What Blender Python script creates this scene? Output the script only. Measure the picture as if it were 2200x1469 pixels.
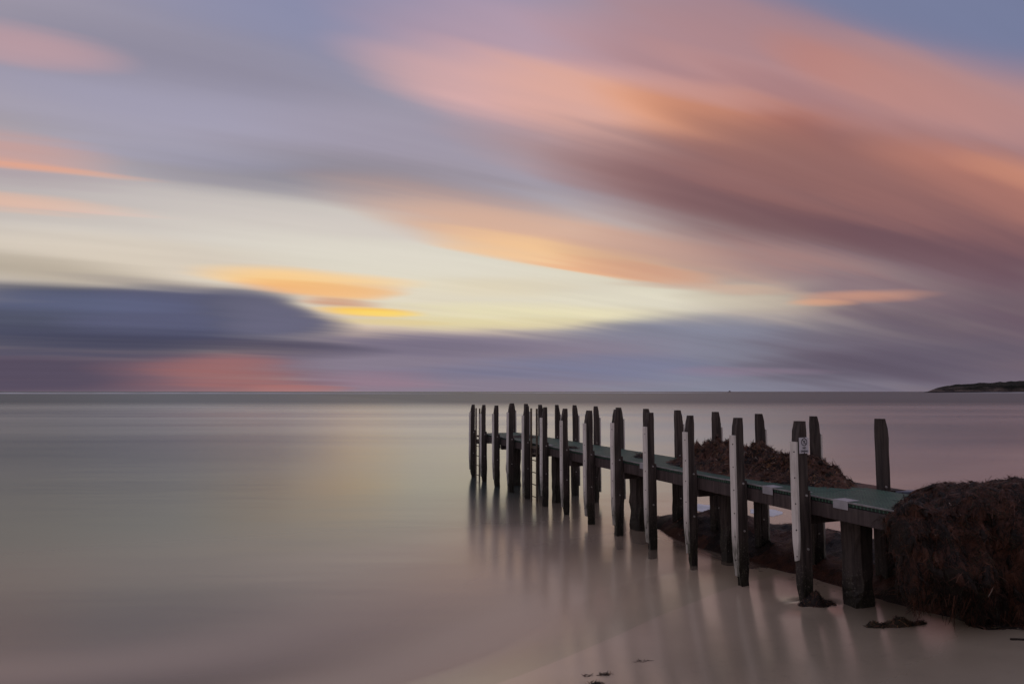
import bpy, bmesh, math, random
from mathutils import Vector, Matrix, noise as mnoise

scene = bpy.context.scene
for o in list(bpy.data.objects):
    bpy.data.objects.remove(o)
random.seed(7)

# ------------------------------------------------------------------ camera
CAM_Z = 2.2
cam_data = bpy.data.cameras.new('camera')
cam_data.lens = 24.0
cam_data.sensor_width = 36.0
cam_data.clip_start = 0.05
cam_data.clip_end = 90000.0
cam = bpy.data.objects.new('camera', cam_data)
scene.collection.objects.link(cam)
cam.location = (0, 0, CAM_Z)
cam.rotation_euler = (math.radians(90 + 4.152), 0, 0)
scene.camera = cam
scene.render.resolution_x, scene.render.resolution_y = 1024, 683

# ------------------------------------------------------------------ exposure
scene.view_settings.view_transform = 'Standard'
scene.view_settings.look = 'None'
scene.view_settings.exposure = 0.0
scene.view_settings.gamma = 1.0
scene.view_settings.use_curve_mapping = False
scene.render.engine = 'CYCLES'
scene.cycles.max_bounces = 8
scene.cycles.transparent_max_bounces = 12
scene.cycles.use_denoising = True
scene.cycles.use_adaptive_sampling = True
scene.cycles.adaptive_threshold = 0.012
scene.cycles.adaptive_min_samples = 12

# ------------------------------------------------------------------ sun (afterglow, low behind the cloud bank)
SUN_AZ, SUN_EL = -12.0, 4.0            # degrees; azimuth from +Y towards +X
sun_data = bpy.data.lights.new('sun', 'SUN')
sun_data.energy = 0.006
sun_data.angle = math.radians(60)
sun_data.color = (1.0, 0.78, 0.56)
sun = bpy.data.objects.new('sun', sun_data)
scene.collection.objects.link(sun)
_a, _e = math.radians(SUN_AZ), math.radians(SUN_EL)
sun_dir = Vector((math.sin(_a) * math.cos(_e), math.cos(_a) * math.cos(_e), math.sin(_e)))
sun.rotation_euler = (-sun_dir).to_track_quat('-Z', 'Y').to_euler()

def lin(c, g=1.0):
    r = []
    for v in c:
        v = v / 255.0
        r.append((v / 12.92 if v <= 0.04045 else ((v + 0.055) / 1.055) ** 2.4) * g)
    return (r[0], r[1], r[2], 1.0)

# ------------------------------------------------------------------ sky: dusk gradient with wind-drawn clouds, all by direction
# azimuth, elevation, reach left, right, up, down (degrees), tilt, colour, cover, edge softness, kind (0 high, 1 low)
SKY_CLOUDS = [
    (33.03, 24.49, 24.44, 21.39, 4.9, 5.47, 26.7, (116, 124, 156), 0.95, 0.95, 0),
    (-13.55, 29.73, 19.88, 19.88, 3.4, 4.02, -1.1, (134, 139, 172), 0.85, 0.95, 0),
    (-28.47, 23.4, 13.03, 14.89, 2.14, 2.76, -2.4, (141, 137, 156), 0.75, 0.95, 0),
    (-25.43, 19.62, 16.91, 18.21, 2.46, 2.46, -0.5, (165, 161, 182), 0.8, 0.95, 0),
    (1.21, 26.87, 17.25, 20.86, 2.99, 4.98, 10.4, (190, 158, 170), 0.9, 0.95, 0),
    (17.97, 25.74, 12.31, 15.67, 2.57, 3.85, 25.9, (162, 134, 150), 0.7, 0.95, 0),
    (21.43, 21.68, 20.13, 20.13, 5.29, 4.96, 25.0, (174, 134, 136), 0.92, 0.98, 0),
    (36.3, 17.95, 11.82, 11.82, 2.53, 3.27, 28.8, (180, 141, 143), 0.85, 0.95, 0),
    (32.68, 16.5, 9.85, 9.85, 1.41, 1.88, 24.5, (158, 131, 142), 0.6, 0.95, 0),
    (-5.58, 19.48, 14.17, 16.53, 2.53, 2.89, 6.5, (157, 148, 164), 0.7, 0.95, 0),
    (-9.47, 16.96, 16.18, 16.18, 1.76, 1.61, 5.9, (140, 132, 142), 0.75, 0.9, 0),
    (-19.18, 16.95, 12.75, 14.87, 1.4, 2.03, 1.4, (136, 133, 146), 0.9, 0.9, 0),
    (-25.37, 17.8, 10.73, 9.75, 0.87, 0.87, -0.7, (168, 165, 186), 0.5, 0.95, 0),
    (-1.61, 23.99, 14.37, 17.56, 2.21, 1.73, 8.9, (226, 176, 168), 0.9, 0.98, 0),
    (9.14, 21.75, 14.13, 14.13, 2.17, 1.89, 13.8, (226, 170, 148), 0.9, 0.98, 0),
    (14.88, 20.54, 9.47, 10.61, 1.88, 2.08, 15.9, (226, 156, 118), 0.95, 0.98, 0),
    (5.18, 19.49, 11.89, 11.89, 1.63, 1.81, 12.6, (176, 142, 140), 0.55, 0.95, 0),
    (25.86, 22.47, 6.86, 8.92, 1.14, 1.43, 29.8, (190, 132, 122), 0.75, 0.95, 0),
    (20.66, 19.25, 11.84, 11.84, 2.04, 2.04, 19.9, (172, 116, 106), 0.7, 0.95, 0),
    (26.02, 17.71, 8.72, 10.06, 1.33, 1.82, 23.8, (160, 104, 98), 0.7, 0.95, 0),
    (28.55, 17.34, 8.48, 9.78, 0.52, 0.72, 29.6, (182, 124, 112), 0.5, 0.95, 0),
    (31.64, 19.36, 8.1, 8.1, 0.81, 0.93, 29.6, (192, 140, 134), 0.55, 0.95, 0),
    (17.92, 23.95, 8.94, 8.94, 0.72, 0.86, 21.7, (190, 144, 142), 0.5, 0.95, 0),
    (24.8, 20.54, 10.35, 10.35, 0.72, 0.85, 26.4, (158, 118, 122), 0.55, 0.95, 0),
    (11.12, 23.94, 10.14, 10.14, 0.75, 0.88, 16.3, (196, 152, 152), 0.45, 0.95, 0),
    (32.06, 15.49, 9.06, 9.06, 0.57, 0.83, 25.9, (176, 122, 114), 0.5, 0.95, 0),
    (11.79, 17.68, 12.7, 12.7, 1.63, 1.99, 14.7, (170, 130, 124), 0.5, 0.95, 0),
    (34.89, 16.25, 12.07, 8.62, 3.68, 3.68, 27.5, (184, 138, 134), 0.6, 0.98, 0),
    (15.52, 15.87, 12.31, 14.93, 3.25, 3.97, 13.8, (136, 98, 98), 0.85, 0.95, 0),
    (27.43, 12.3, 17.87, 16.6, 3.91, 4.42, 16.8, (122, 90, 94), 0.88, 0.98, 0),
    (23.21, 12.2, 11.19, 13.56, 2.46, 2.46, 13.3, (114, 84, 88), 0.5, 0.95, 0),
    (35.82, 7.0, 12.63, 11.05, 4.74, 6.0, 14.6, (106, 82, 94), 0.95, 0.95, 0),
    (17.58, 9.7, 11.9, 15.15, 2.21, 2.21, 11.2, (140, 116, 122), 0.75, 0.95, 0),
    (22.41, 7.79, 12.83, 11.15, 2.16, 2.52, 7.4, (136, 115, 122), 0.75, 0.95, 0),
    (35.02, 13.11, 9.25, 9.25, 1.41, 1.87, 24.3, (194, 130, 112), 0.85, 0.95, 0),
    (36.87, 13.28, 5.39, 5.93, 0.67, 0.91, 25.3, (204, 142, 118), 0.6, 0.95, 0),
    (30.4, 10.13, 12.62, 9.01, 1.33, 1.33, 16.9, (112, 82, 88), 0.6, 0.95, 0),
    (23.33, 16.2, 14.48, 14.48, 1.72, 2.06, 19.5, (160, 112, 104), 0.6, 0.98, 0),
    (31.65, 12.47, 10.74, 9.84, 1.43, 1.76, 21.6, (152, 107, 103), 0.5, 0.98, 0),
    (35.0, 24.43, 17.88, 14.3, 2.68, 2.68, 31.4, (117, 125, 157), 0.9, 0.95, 0),
    (27.99, 27.27, 13.97, 13.97, 1.75, 1.9, 22.6, (119, 126, 157), 0.8, 0.95, 0),
    (-36.79, 22.52, 6.72, 5.69, 0.96, 0.73, -4.1, (190, 156, 162), 0.8, 0.9, 0),
    (-35.95, 15.99, 7.82, 6.78, 1.36, 0.85, -0.5, (206, 156, 146), 0.85, 0.9, 0),
    (-34.59, 15.63, 8.9, 7.55, 0.53, 0.46, -0.5, (230, 166, 138), 0.95, 0.9, 0),
    (-35.89, 14.68, 8.65, 8.65, 0.43, 0.55, -3.1, (168, 150, 160), 0.6, 0.9, 0),
    (-35.82, 12.99, 8.63, 7.59, 0.68, 0.62, -1.9, (228, 180, 156), 0.95, 0.9, 0),
    (-30.8, 12.91, 5.86, 4.69, 0.16, 0.2, -1.8, (222, 178, 168), 0.5, 0.9, 0),
    (-15.45, 12.03, 23.49, 25.69, 3.32, 3.69, 1.8, (216, 209, 200), 0.8, 0.95, 0),
    (-3.54, 9.37, 20.4, 24.33, 2.9, 4.25, 2.4, (228, 221, 198), 0.9, 0.95, 1),
    (-30.37, 9.46, 14.12, 15.3, 2.0, 2.34, -0.9, (219, 206, 188), 0.85, 0.95, 1),
    (-9.78, 10.78, 16.09, 16.09, 1.9, 1.9, 2.2, (224, 219, 206), 0.7, 0.95, 1),
    (-3.57, 14.91, 13.01, 16.56, 1.88, 1.88, 7.7, (194, 160, 148), 0.8, 0.95, 0),
    (1.19, 12.85, 13.05, 15.03, 1.76, 1.53, 8.9, (222, 178, 152), 0.8, 0.9, 0),
    (3.55, 11.18, 10.23, 10.23, 0.92, 0.92, 9.4, (243, 198, 150), 0.9, 0.9, 0),
    (8.23, 9.95, 7.35, 7.74, 0.61, 0.46, 8.3, (234, 176, 136), 0.85, 0.9, 0),
    (11.69, 10.71, 7.6, 11.4, 2.26, 1.51, 10.1, (180, 140, 130), 0.6, 0.95, 0),
    (-3.54, 8.79, 6.27, 10.2, 0.93, 1.01, 1.4, (221, 208, 182), 0.75, 0.85, 1),
    (11.26, 7.5, 9.08, 9.84, 0.92, 0.99, 4.5, (232, 226, 204), 0.7, 0.9, 1),
    (17.52, 7.11, 5.73, 6.81, 1.26, 1.19, 6.4, (196, 182, 162), 0.6, 0.95, 1),
    (0.79, 6.59, 12.95, 12.95, 1.01, 1.25, 1.1, (236, 226, 184), 0.85, 0.9, 1),
    (-3.92, 5.95, 10.15, 12.88, 0.47, 0.78, 1.6, (228, 212, 158), 0.6, 0.9, 1),
    (22.46, 9.84, 6.49, 6.49, 0.57, 0.71, 16.5, (166, 130, 126), 0.7, 0.9, 0),
    (26.31, 7.03, 4.74, 5.38, 0.59, 0.63, 0.1, (214, 156, 130), 0.75, 0.9, 1),
    (23.04, 6.61, 2.33, 2.67, 0.32, 0.36, 2.8, (226, 168, 134), 0.75, 0.85, 1),
    (14.64, 8.26, 7.38, 8.12, 0.38, 0.45, 5.2, (206, 170, 150), 0.5, 0.9, 1),
    (-34.02, 8.45, 11.39, 8.95, 1.16, 1.16, 0.3, (178, 166, 150), 0.85, 0.8, 1),
    (-24.74, 8.12, 9.1, 7.15, 0.49, 0.64, 0.7, (160, 150, 144), 0.8, 0.8, 1),
    (-18.64, 9.35, 6.72, 10.61, 0.73, 1.03, 2.1, (248, 204, 142), 0.95, 0.6, 1),
    (-16.11, 8.43, 5.45, 7.63, 0.67, 0.9, 1.7, (238, 172, 108), 0.9, 0.8, 1),
    (-13.15, 8.2, 4.85, 4.48, 0.76, 0.76, 2.2, (240, 190, 132), 0.7, 0.8, 1),
    (-13.13, 7.18, 4.1, 4.47, 0.53, 0.34, 1.4, (206, 148, 116), 0.8, 0.7, 1),
    (-11.62, 6.61, 4.33, 6.59, 0.46, 0.5, -0.3, (255, 200, 76), 0.97, 0.7, 1),
    (-9.34, 6.5, 4.97, 4.59, 0.27, 0.31, -0.1, (255, 222, 120), 0.8, 0.85, 1),
    (-11.61, 5.77, 4.52, 9.03, 0.27, 0.31, -0.2, (226, 204, 150), 0.7, 0.8, 1),
    (15.25, 1.92, 22.53, 23.26, 3.95, 4.51, 0.5, (132, 130, 147), 0.92, 0.5, 1),
    (13.06, 2.62, 12.24, 12.24, 3.95, 3.8, 0.6, (131, 132, 149), 0.95, 0.35, 1),
    (5.07, 2.56, 11.63, 11.63, 2.95, 3.5, 0.2, (133, 130, 147), 0.9, 0.4, 1),
    (-3.12, 2.18, 12.85, 11.68, 2.96, 3.51, -0.1, (136, 128, 143), 0.9, 0.35, 1),
    (22.92, 2.37, 9.95, 10.94, 3.31, 3.23, 1.0, (122, 119, 134), 0.8, 0.7, 1),
    (-9.68, 2.53, 15.94, 22.78, 2.85, 3.46, -0.4, (134, 124, 140), 0.95, 0.35, 1),
    (30.99, 2.71, 12.08, 12.08, 4.35, 3.68, 1.6, (103, 91, 105), 0.92, 0.95, 1),
    (28.0, 1.93, 9.14, 9.14, 1.38, 1.38, -1.2, (92, 84, 100), 0.65, 0.95, 1),
    (7.38, 1.89, 12.67, 11.52, 1.24, 1.16, 0.2, (116, 122, 150), 0.7, 0.95, 1),
    (-9.31, 3.96, 11.43, 12.58, 0.85, 1.16, 0.4, (110, 103, 124), 0.6, 0.9, 1),
    (-3.9, 1.59, 11.65, 7.77, 0.54, 0.54, -0.1, (116, 114, 138), 0.5, 0.9, 1),
    (18.81, 1.62, 6.99, 6.99, 0.44, 0.44, 0.6, (142, 122, 140), 0.5, 0.9, 1),
    (-12.29, 1.1, 5.96, 8.19, 0.84, 1.14, -0.2, (150, 122, 136), 0.7, 0.9, 1),
    (-27.68, 1.41, 27.55, 14.69, 2.48, 2.76, -0.7, (112, 96, 110), 0.97, 0.45, 1),
    (-35.32, 1.3, 12.48, 10.92, 2.7, 2.23, -0.9, (86, 77, 94), 0.98, 0.6, 1),
    (-22.23, 1.26, 8.7, 8.03, 1.73, 2.52, 0.6, (146, 104, 108), 0.65, 0.98, 1),
    (-22.07, 1.84, 5.7, 5.37, 1.23, 1.95, 1.4, (172, 110, 102), 0.5, 0.98, 1),
    (-17.37, 0.26, 4.26, 3.9, 0.3, 0.3, -0.1, (190, 124, 116), 0.35, 0.9, 1),
    (-23.01, 5.28, 25.28, 7.38, 2.87, 2.8, -1.7, (81, 84, 103), 0.98, 0.42, 1),
    (-19.8, 6.5, 7.31, 3.83, 1.69, 2.2, -2.3, (94, 94, 112), 0.8, 0.6, 1),
    (-24.35, 6.26, 9.79, 7.51, 1.99, 2.84, -1.7, (90, 92, 118), 0.9, 0.45, 1),
    (-20.32, 6.18, 5.87, 4.15, 2.05, 2.19, -1.2, (92, 92, 110), 0.8, 0.6, 1),
    (-17.84, 5.16, 6.75, 4.98, 1.64, 1.86, 0.4, (98, 97, 118), 0.85, 0.65, 1),
    (-20.31, 5.89, 4.15, 4.49, 2.56, 2.2, -1.1, (108, 106, 128), 0.6, 0.95, 1),
    (-27.76, 3.66, 15.96, 12.89, 1.04, 1.04, 0.3, (68, 68, 90), 0.8, 0.8, 1),
    (-33.92, 6.19, 8.14, 8.14, 0.78, 0.97, -1.7, (98, 104, 134), 0.6, 0.9, 1),
    (-17.44, 3.46, 9.26, 7.12, 0.75, 0.89, 1.0, (86, 80, 98), 0.7, 0.8, 1),
]

world = bpy.data.worlds.new('World')
scene.world = world
world.use_nodes = True
world.cycles.sampling_method = 'MANUAL'
world.cycles.sample_map_resolution = 1024

SKY_GAIN = 1.0

def build_sky():
    nt = world.node_tree
    N, L = nt.nodes, nt.links
    N.clear()
    def new(t, **kw):
        n = N.new(t)
        for k, v in kw.items():
            setattr(n, k, v)
        return n
    def put(sock, v):
        if isinstance(v, bpy.types.NodeSocket):
            L.new(v, sock)
        else:
            sock.default_value = v
    def m(op, a, b=0.0, c=None):
        n = new('ShaderNodeMath', operation=op)
        put(n.inputs[0], a); put(n.inputs[1], b)
        if c is not None:
            put(n.inputs[2], c)
        return n.outputs[0]
    def vm(op, a, b=None, c=None):
        n = new('ShaderNodeVectorMath', operation=op)
        put(n.inputs[0], a)
        if b is not None: put(n.inputs[1], b)
        if c is not None: put(n.inputs[2], c)
        return n
    def xyz(x, y, z=0.0):
        n = new('ShaderNodeCombineXYZ')
        put(n.inputs[0], x); put(n.inputs[1], y); put(n.inputs[2], z)
        return n.outputs[0]
    def mixc(f, a, b):
        n = new('ShaderNodeMix', data_type='RGBA')
        put(n.inputs[0], f); put(n.inputs[6], a); put(n.inputs[7], b)
        return n.outputs[2]
    def noise(vec, scale, detail=2.0, rough=0.5):
        n = new('ShaderNodeTexNoise', noise_dimensions='2D')
        put(n.inputs['Vector'], vec)
        n.inputs['Scale'].default_value = scale
        n.inputs['Detail'].default_value = detail
        n.inputs['Roughness'].default_value = rough
        return n
    tc = new('ShaderNodeTexCoord')
    sep = new('ShaderNodeSeparateXYZ')
    L.new(tc.outputs['Generated'], sep.inputs[0])
    x, y, z = sep.outputs
    az = m('MULTIPLY', m('ARCTAN2', x, y), 57.29578)
    el = m('MULTIPLY', m('ARCSINE', z), 57.29578)
    # wind-drawn noise on a high cloud sheet, drifting towards azimuth 63 degrees
    zz = m('ADD', m('MAXIMUM', z, 0.0), 0.14)
    px, py = m('DIVIDE', x, zz), m('DIVIDE', y, zz)
    along = m('ADD', m('MULTIPLY', px, 0.891), m('MULTIPLY', py, 0.454))
    cross = m('SUBTRACT', m('MULTIPLY', py, 0.891), m('MULTIPLY', px, 0.454))
    n1 = noise(xyz(m('MULTIPLY', along, 0.16), m('MULTIPLY', cross, 1.1), 3.1), 1.0, 2.0, 0.55)
    n2 = noise(xyz(m('MULTIPLY', az, 0.035), m('MULTIPLY', el, 0.40), 7.7), 1.0, 2.0, 0.55)
    n3 = noise(xyz(m('MULTIPLY', along, 0.35), m('MULTIPLY', cross, 3.6), 5.9), 1.0, 4.0, 0.55)
    n4 = noise(xyz(m('MULTIPLY', along, 0.30), m('MULTIPLY', cross, 2.0), 2.3), 1.0, 3.0, 0.55)
    mottle = (m('MULTIPLY', m('SUBTRACT', n4.outputs[0], 0.5), 1.5), m('MULTIPLY', m('SUBTRACT', n4.outputs[0], 0.5), 0.8))
    feather = m('SUBTRACT', n3.outputs[0], 0.5)
    def warped(n, ka, ke, kf):
        d = m('SUBTRACT', n.outputs[0], 0.5)
        e2 = m('MULTIPLY_ADD', feather, kf, el)
        return xyz(m('MULTIPLY_ADD', d, ka, az), m('MULTIPLY_ADD', d, ke, e2), 1.0)
    WARP = ((8.0, 2.2), (8.0, 0.7))
    W = (warped(n1, *WARP[0], 3.0), warped(n2, *WARP[1], 0.5))
    # clear sky behind: Nishita, the sun just behind the bank
    sky = new('ShaderNodeTexSky', sky_type='NISHITA')
    sky.sun_disc = False
    sky.sun_elevation = math.radians(SUN_EL)
    sky.sun_rotation = math.radians(SUN_AZ)
    sky.air_density, sky.dust_density, sky.ozone_density = 1.0, 1.5, 2.0
    skyc = mixc(0.06, (0, 0, 0, 1), sky.outputs[0])
    # thin stratus veil everywhere, its tone by elevation, paler towards the afterglow
    def ramp(stops):
        r = new('ShaderNodeValToRGB')
        r.color_ramp.interpolation = 'B_SPLINE'
        e = r.color_ramp.elements
        while len(e) < len(stops):
            e.new(0.5)
        for i, (p, c) in enumerate(stops):
            e[i].position = p
            e[i].color = lin(c)
        L.new(m('DIVIDE', el, 90.0), r.inputs[0])
        return r.outputs[0]
    toward = ramp([(0.0, (128, 116, 132)), (0.06, (190, 180, 172)), (0.11, (214, 206, 194)), (0.16, (186, 178, 182)),
                   (0.22, (158, 154, 172)), (0.30, (144, 142, 166)), (0.45, (148, 150, 176)), (1.0, (150, 152, 178))])
    away = ramp([(0.0, (112, 98, 110)), (0.05, (148, 130, 134)), (0.11, (178, 158, 158)), (0.20, (186, 168, 168)),
                 (0.30, (176, 163, 172)), (0.45, (160, 156, 176)), (0.8, (150, 152, 178)), (1.0, (150, 152, 178))])
    sd = (math.sin(math.radians(SUN_AZ)), math.cos(math.radians(SUN_AZ)))
    facing = m('ADD', m('MULTIPLY', x, sd[0]), m('MULTIPLY', y, sd[1]))
    mr = new('ShaderNodeMapRange', interpolation_type='SMOOTHSTEP')
    put(mr.inputs[0], facing); mr.inputs[1].default_value = 0.55; mr.inputs[2].default_value = 1.0
    veil = mixc(mr.outputs[0], away, toward)
    base = mixc(0.9, skyc, veil)
    # fine drawn-out fibres
    fib = new('ShaderNodeMapRange')
    put(fib.inputs[0], n3.outputs[0])
    fib.inputs[1].default_value, fib.inputs[2].default_value = 0.25, 0.75
    fib.inputs[3].default_value, fib.inputs[4].default_value = 0.955 * SKY_GAIN, 1.045 * SKY_GAIN
    # every cloud is an ellipse of (warped) directions: centre, half-widths, tilt
    clouds = []
    for (a, e, wl, wr, up, dn, tilt, c, cover, soft, kind) in SKY_CLOUDS:
        t = math.radians(-tilt)
        ux, uy = (math.cos(t), math.sin(t)), (-math.sin(t), math.cos(t))
        R = 1.0 + 0.22 * soft
        a += ux[0] * (wr - wl) / 2 + uy[0] * (up - dn) / 2
        e += ux[1] * (wr - wl) / 2 + uy[1] * (up - dn) / 2
        w, h = (wl + wr) / 2 * R, (up + dn) / 2 * R
        if kind == 0:                       # high cloud is drawn out softer than the low bank
            h *= 1.28; cover *= 0.93
        ka, ke = WARP[kind]
        ha = 1.22 * math.hypot(w * ux[0], h * uy[0]) + ka * 0.45
        he = 1.22 * math.hypot(w * ux[1], h * uy[1]) + ke * 0.45 + 1.0
        clouds.append((a, e, w, h, ux, uy, c, cover, soft, kind, ha, he))
    # one cloud laid over what is behind it, as a node group of its own
    cg = bpy.data.node_groups.new('cloud', 'ShaderNodeTree')
    for nm, st in (('behind', 'Color'), ('at', 'Vector'), ('mottle', 'Float'), ('p', 'Vector'), ('q', 'Vector'),
                   ('inner', 'Float'), ('cover', 'Float'), ('tint', 'Color')):
        cg.interface.new_socket(nm, in_out='INPUT', socket_type='NodeSocket' + st)
    cg.interface.new_socket('sky', in_out='OUTPUT', socket_type='NodeSocketColor')
    ci, co = cg.nodes.new('NodeGroupInput'), cg.nodes.new('NodeGroupOutput')
    pq = []
    for k in (3, 4):
        n = cg.nodes.new('ShaderNodeVectorMath'); n.operation = 'DOT_PRODUCT'
        cg.links.new(ci.outputs[1], n.inputs[0]); cg.links.new(ci.outputs[k], n.inputs[1])
        pq.append(n.outputs[1])
    m1 = cg.nodes.new('ShaderNodeMath'); m1.operation = 'MULTIPLY_ADD'
    cg.links.new(pq[1], m1.inputs[0]); cg.links.new(pq[1], m1.inputs[1]); cg.links.new(ci.outputs[2], m1.inputs[2])
    m2 = cg.nodes.new('ShaderNodeMath'); m2.operation = 'MULTIPLY_ADD'
    cg.links.new(pq[0], m2.inputs[0]); cg.links.new(pq[0], m2.inputs[1]); cg.links.new(m1.outputs[0], m2.inputs[2])
    sm = cg.nodes.new('ShaderNodeMapRange'); sm.interpolation_type = 'SMOOTHSTEP'
    cg.links.new(m2.outputs[0], sm.inputs[0])
    sm.inputs[1].default_value = 1.0
    cg.links.new(ci.outputs[5], sm.inputs[2]); sm.inputs[3].default_value = 0.0; cg.links.new(ci.outputs[6], sm.inputs[4])
    mx = cg.nodes.new('ShaderNodeMix'); mx.data_type = 'RGBA'
    cg.links.new(sm.outputs[0], mx.inputs[0]); cg.links.new(ci.outputs[0], mx.inputs[6]); cg.links.new(ci.outputs[7], mx.inputs[7])
    cg.links.new(mx.outputs[2], co.inputs[0])
    def leaf(az0, az1, el0, el1):
        # the clouds that reach into this part of the sky
        g = bpy.data.node_groups.new('clouds', 'ShaderNodeTree')
        for nm, st in (('behind', 'Color'), ('high', 'Vector'), ('low', 'Vector'), ('mottle_high', 'Float'), ('mottle_low', 'Float')):
            g.interface.new_socket(nm, in_out='INPUT', socket_type='NodeSocket' + st)
        g.interface.new_socket('sky', in_out='OUTPUT', socket_type='NodeSocketColor')
        gi, go = g.nodes.new('NodeGroupInput'), g.nodes.new('NodeGroupOutput')
        col = gi.outputs[0]
        eps = 1.0 + 2e-5 * len(bpy.data.node_groups)   # keeps the parts of the sky from being merged into one evaluation
        for (a, e, w, h, ux, uy, c, cover, soft, kind, ha, he) in clouds:
            if a + ha < az0 or a - ha > az1 or e + he < el0 or e - he > el1:
                continue
            w *= eps; h *= eps
            n = g.nodes.new('ShaderNodeGroup'); n.node_tree = cg
            i = n.inputs
            i[3].default_value = (ux[0] / w, ux[1] / w, -(a * ux[0] + e * ux[1]) / w)
            i[4].default_value = (uy[0] / h, uy[1] / h, -(a * uy[0] + e * uy[1]) / h)
            i[5].default_value = (max(0.0, 1.0 - soft) / (1.0 + 0.22 * soft)) ** 2 - 0.35 * soft
            i[6].default_value = cover * (1.0 + 0.10 * soft)
            i[7].default_value = lin(c)
            g.links.new(col, i[0]); g.links.new(gi.outputs[1 + kind], i[1]); g.links.new(gi.outputs[3 + kind], i[2])
            col = n.outputs[0]
        g.links.new(col, go.inputs[0])
        gn = new('ShaderNodeGroup'); gn.node_tree = g
        L.new(base, gn.inputs[0]); L.new(W[0], gn.inputs[1]); L.new(W[1], gn.inputs[2])
        L.new(mottle[0], gn.inputs[3]); L.new(mottle[1], gn.inputs[4])
        bg = new('ShaderNodeBackground')
        L.new(gn.outputs[0], bg.inputs[0])
        put(bg.inputs[1], fib.outputs[0])
        return bg.outputs[0]
    def split(axis, cuts, build):
        # binary choice between neighbouring parts, so that only one is evaluated
        if len(cuts) == 2:
            return build(cuts[0], cuts[1])
        k = len(cuts) // 2
        ms = new('ShaderNodeMixShader')
        L.new(m('GREATER_THAN', axis, cuts[k]), ms.inputs[0])
        L.new(split(axis, cuts[:k + 1], build), ms.inputs[1])
        L.new(split(axis, cuts[k:], build), ms.inputs[2])
        return ms.outputs[0]
    top = split(az, [-180, -48, -18, 12, 48, 180], lambda a0, a1:
                split(el, [-90, 4, 8, 12, 17, 24, 90], lambda e0, e1: leaf(a0, a1, e0, e1)))
    out = new('ShaderNodeOutputWorld')
    L.new(top, out.inputs[0])

build_sky()

# ================================================================== helpers
COL = scene.collection

def link(name, me, parent=None, mat=None):
    o = bpy.data.objects.new(name, me)
    COL.objects.link(o)
    if parent is not None:
        o.parent = parent
    if mat is not None:
        for mm in (mat if isinstance(mat, (list, tuple)) else [mat]):
            me.materials.append(mm)
    return o

def empty(name, loc, rz=0.0):
    o = bpy.data.objects.new(name, None)
    COL.objects.link(o)
    o.empty_display_size = 0.2
    o.location = loc
    o.rotation_euler = (0, 0, rz)
    return o

def tag(o, label=None, category=None, group=None, kind=None):
    if label: o['label'] = label
    if category: o['category'] = category
    if group: o['group'] = group
    if kind: o['kind'] = kind
    return o

def mesh(name, verts, faces, mats=None, smooth=False):
    me = bpy.data.meshes.new(name)
    me.from_pydata([tuple(v) for v in verts], [], faces)
    if mats is not None:
        me.polygons.foreach_set('material_index', mats)
    if smooth:
        me.polygons.foreach_set('use_smooth', [True] * len(me.polygons))
    me.update()
    return me

def from_bm(name, bm):
    me = bpy.data.meshes.new(name)
    bmesh.ops.recalc_face_normals(bm, faces=bm.faces)
    bm.to_mesh(me)
    bm.free()
    return me

def box_bm(bm, x0, x1, y0, y1, z0, z1, bevel=0.0, seg=1):
    g = bmesh.ops.create_cube(bm, size=1.0)
    vs = g['verts']
    for v in vs:
        v.co.x = x0 if v.co.x < 0 else x1
        v.co.y = y0 if v.co.y < 0 else y1
        v.co.z = z0 if v.co.z < 0 else z1
    if bevel > 0:
        es = list({e for v in vs for e in v.link_edges})
        bmesh.ops.bevel(bm, geom=es, offset=bevel, segments=seg, affect='EDGES')
    return bm

def box(name, x0, x1, y0, y1, z0, z1, bevel=0.0, parent=None, mat=None):
    bm = bmesh.new()
    box_bm(bm, x0, x1, y0, y1, z0, z1, bevel)
    return link(name, from_bm(name, bm), parent, mat)

def nz(x, y, z, s=1.0):
    return mnoise.noise(Vector((x * s, y * s, z * s)))

def fbm(x, y, z, s=1.0, octaves=4):
    return mnoise.fractal(Vector((x * s, y * s, z * s)), 1.0, 2.0, octaves)

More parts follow.
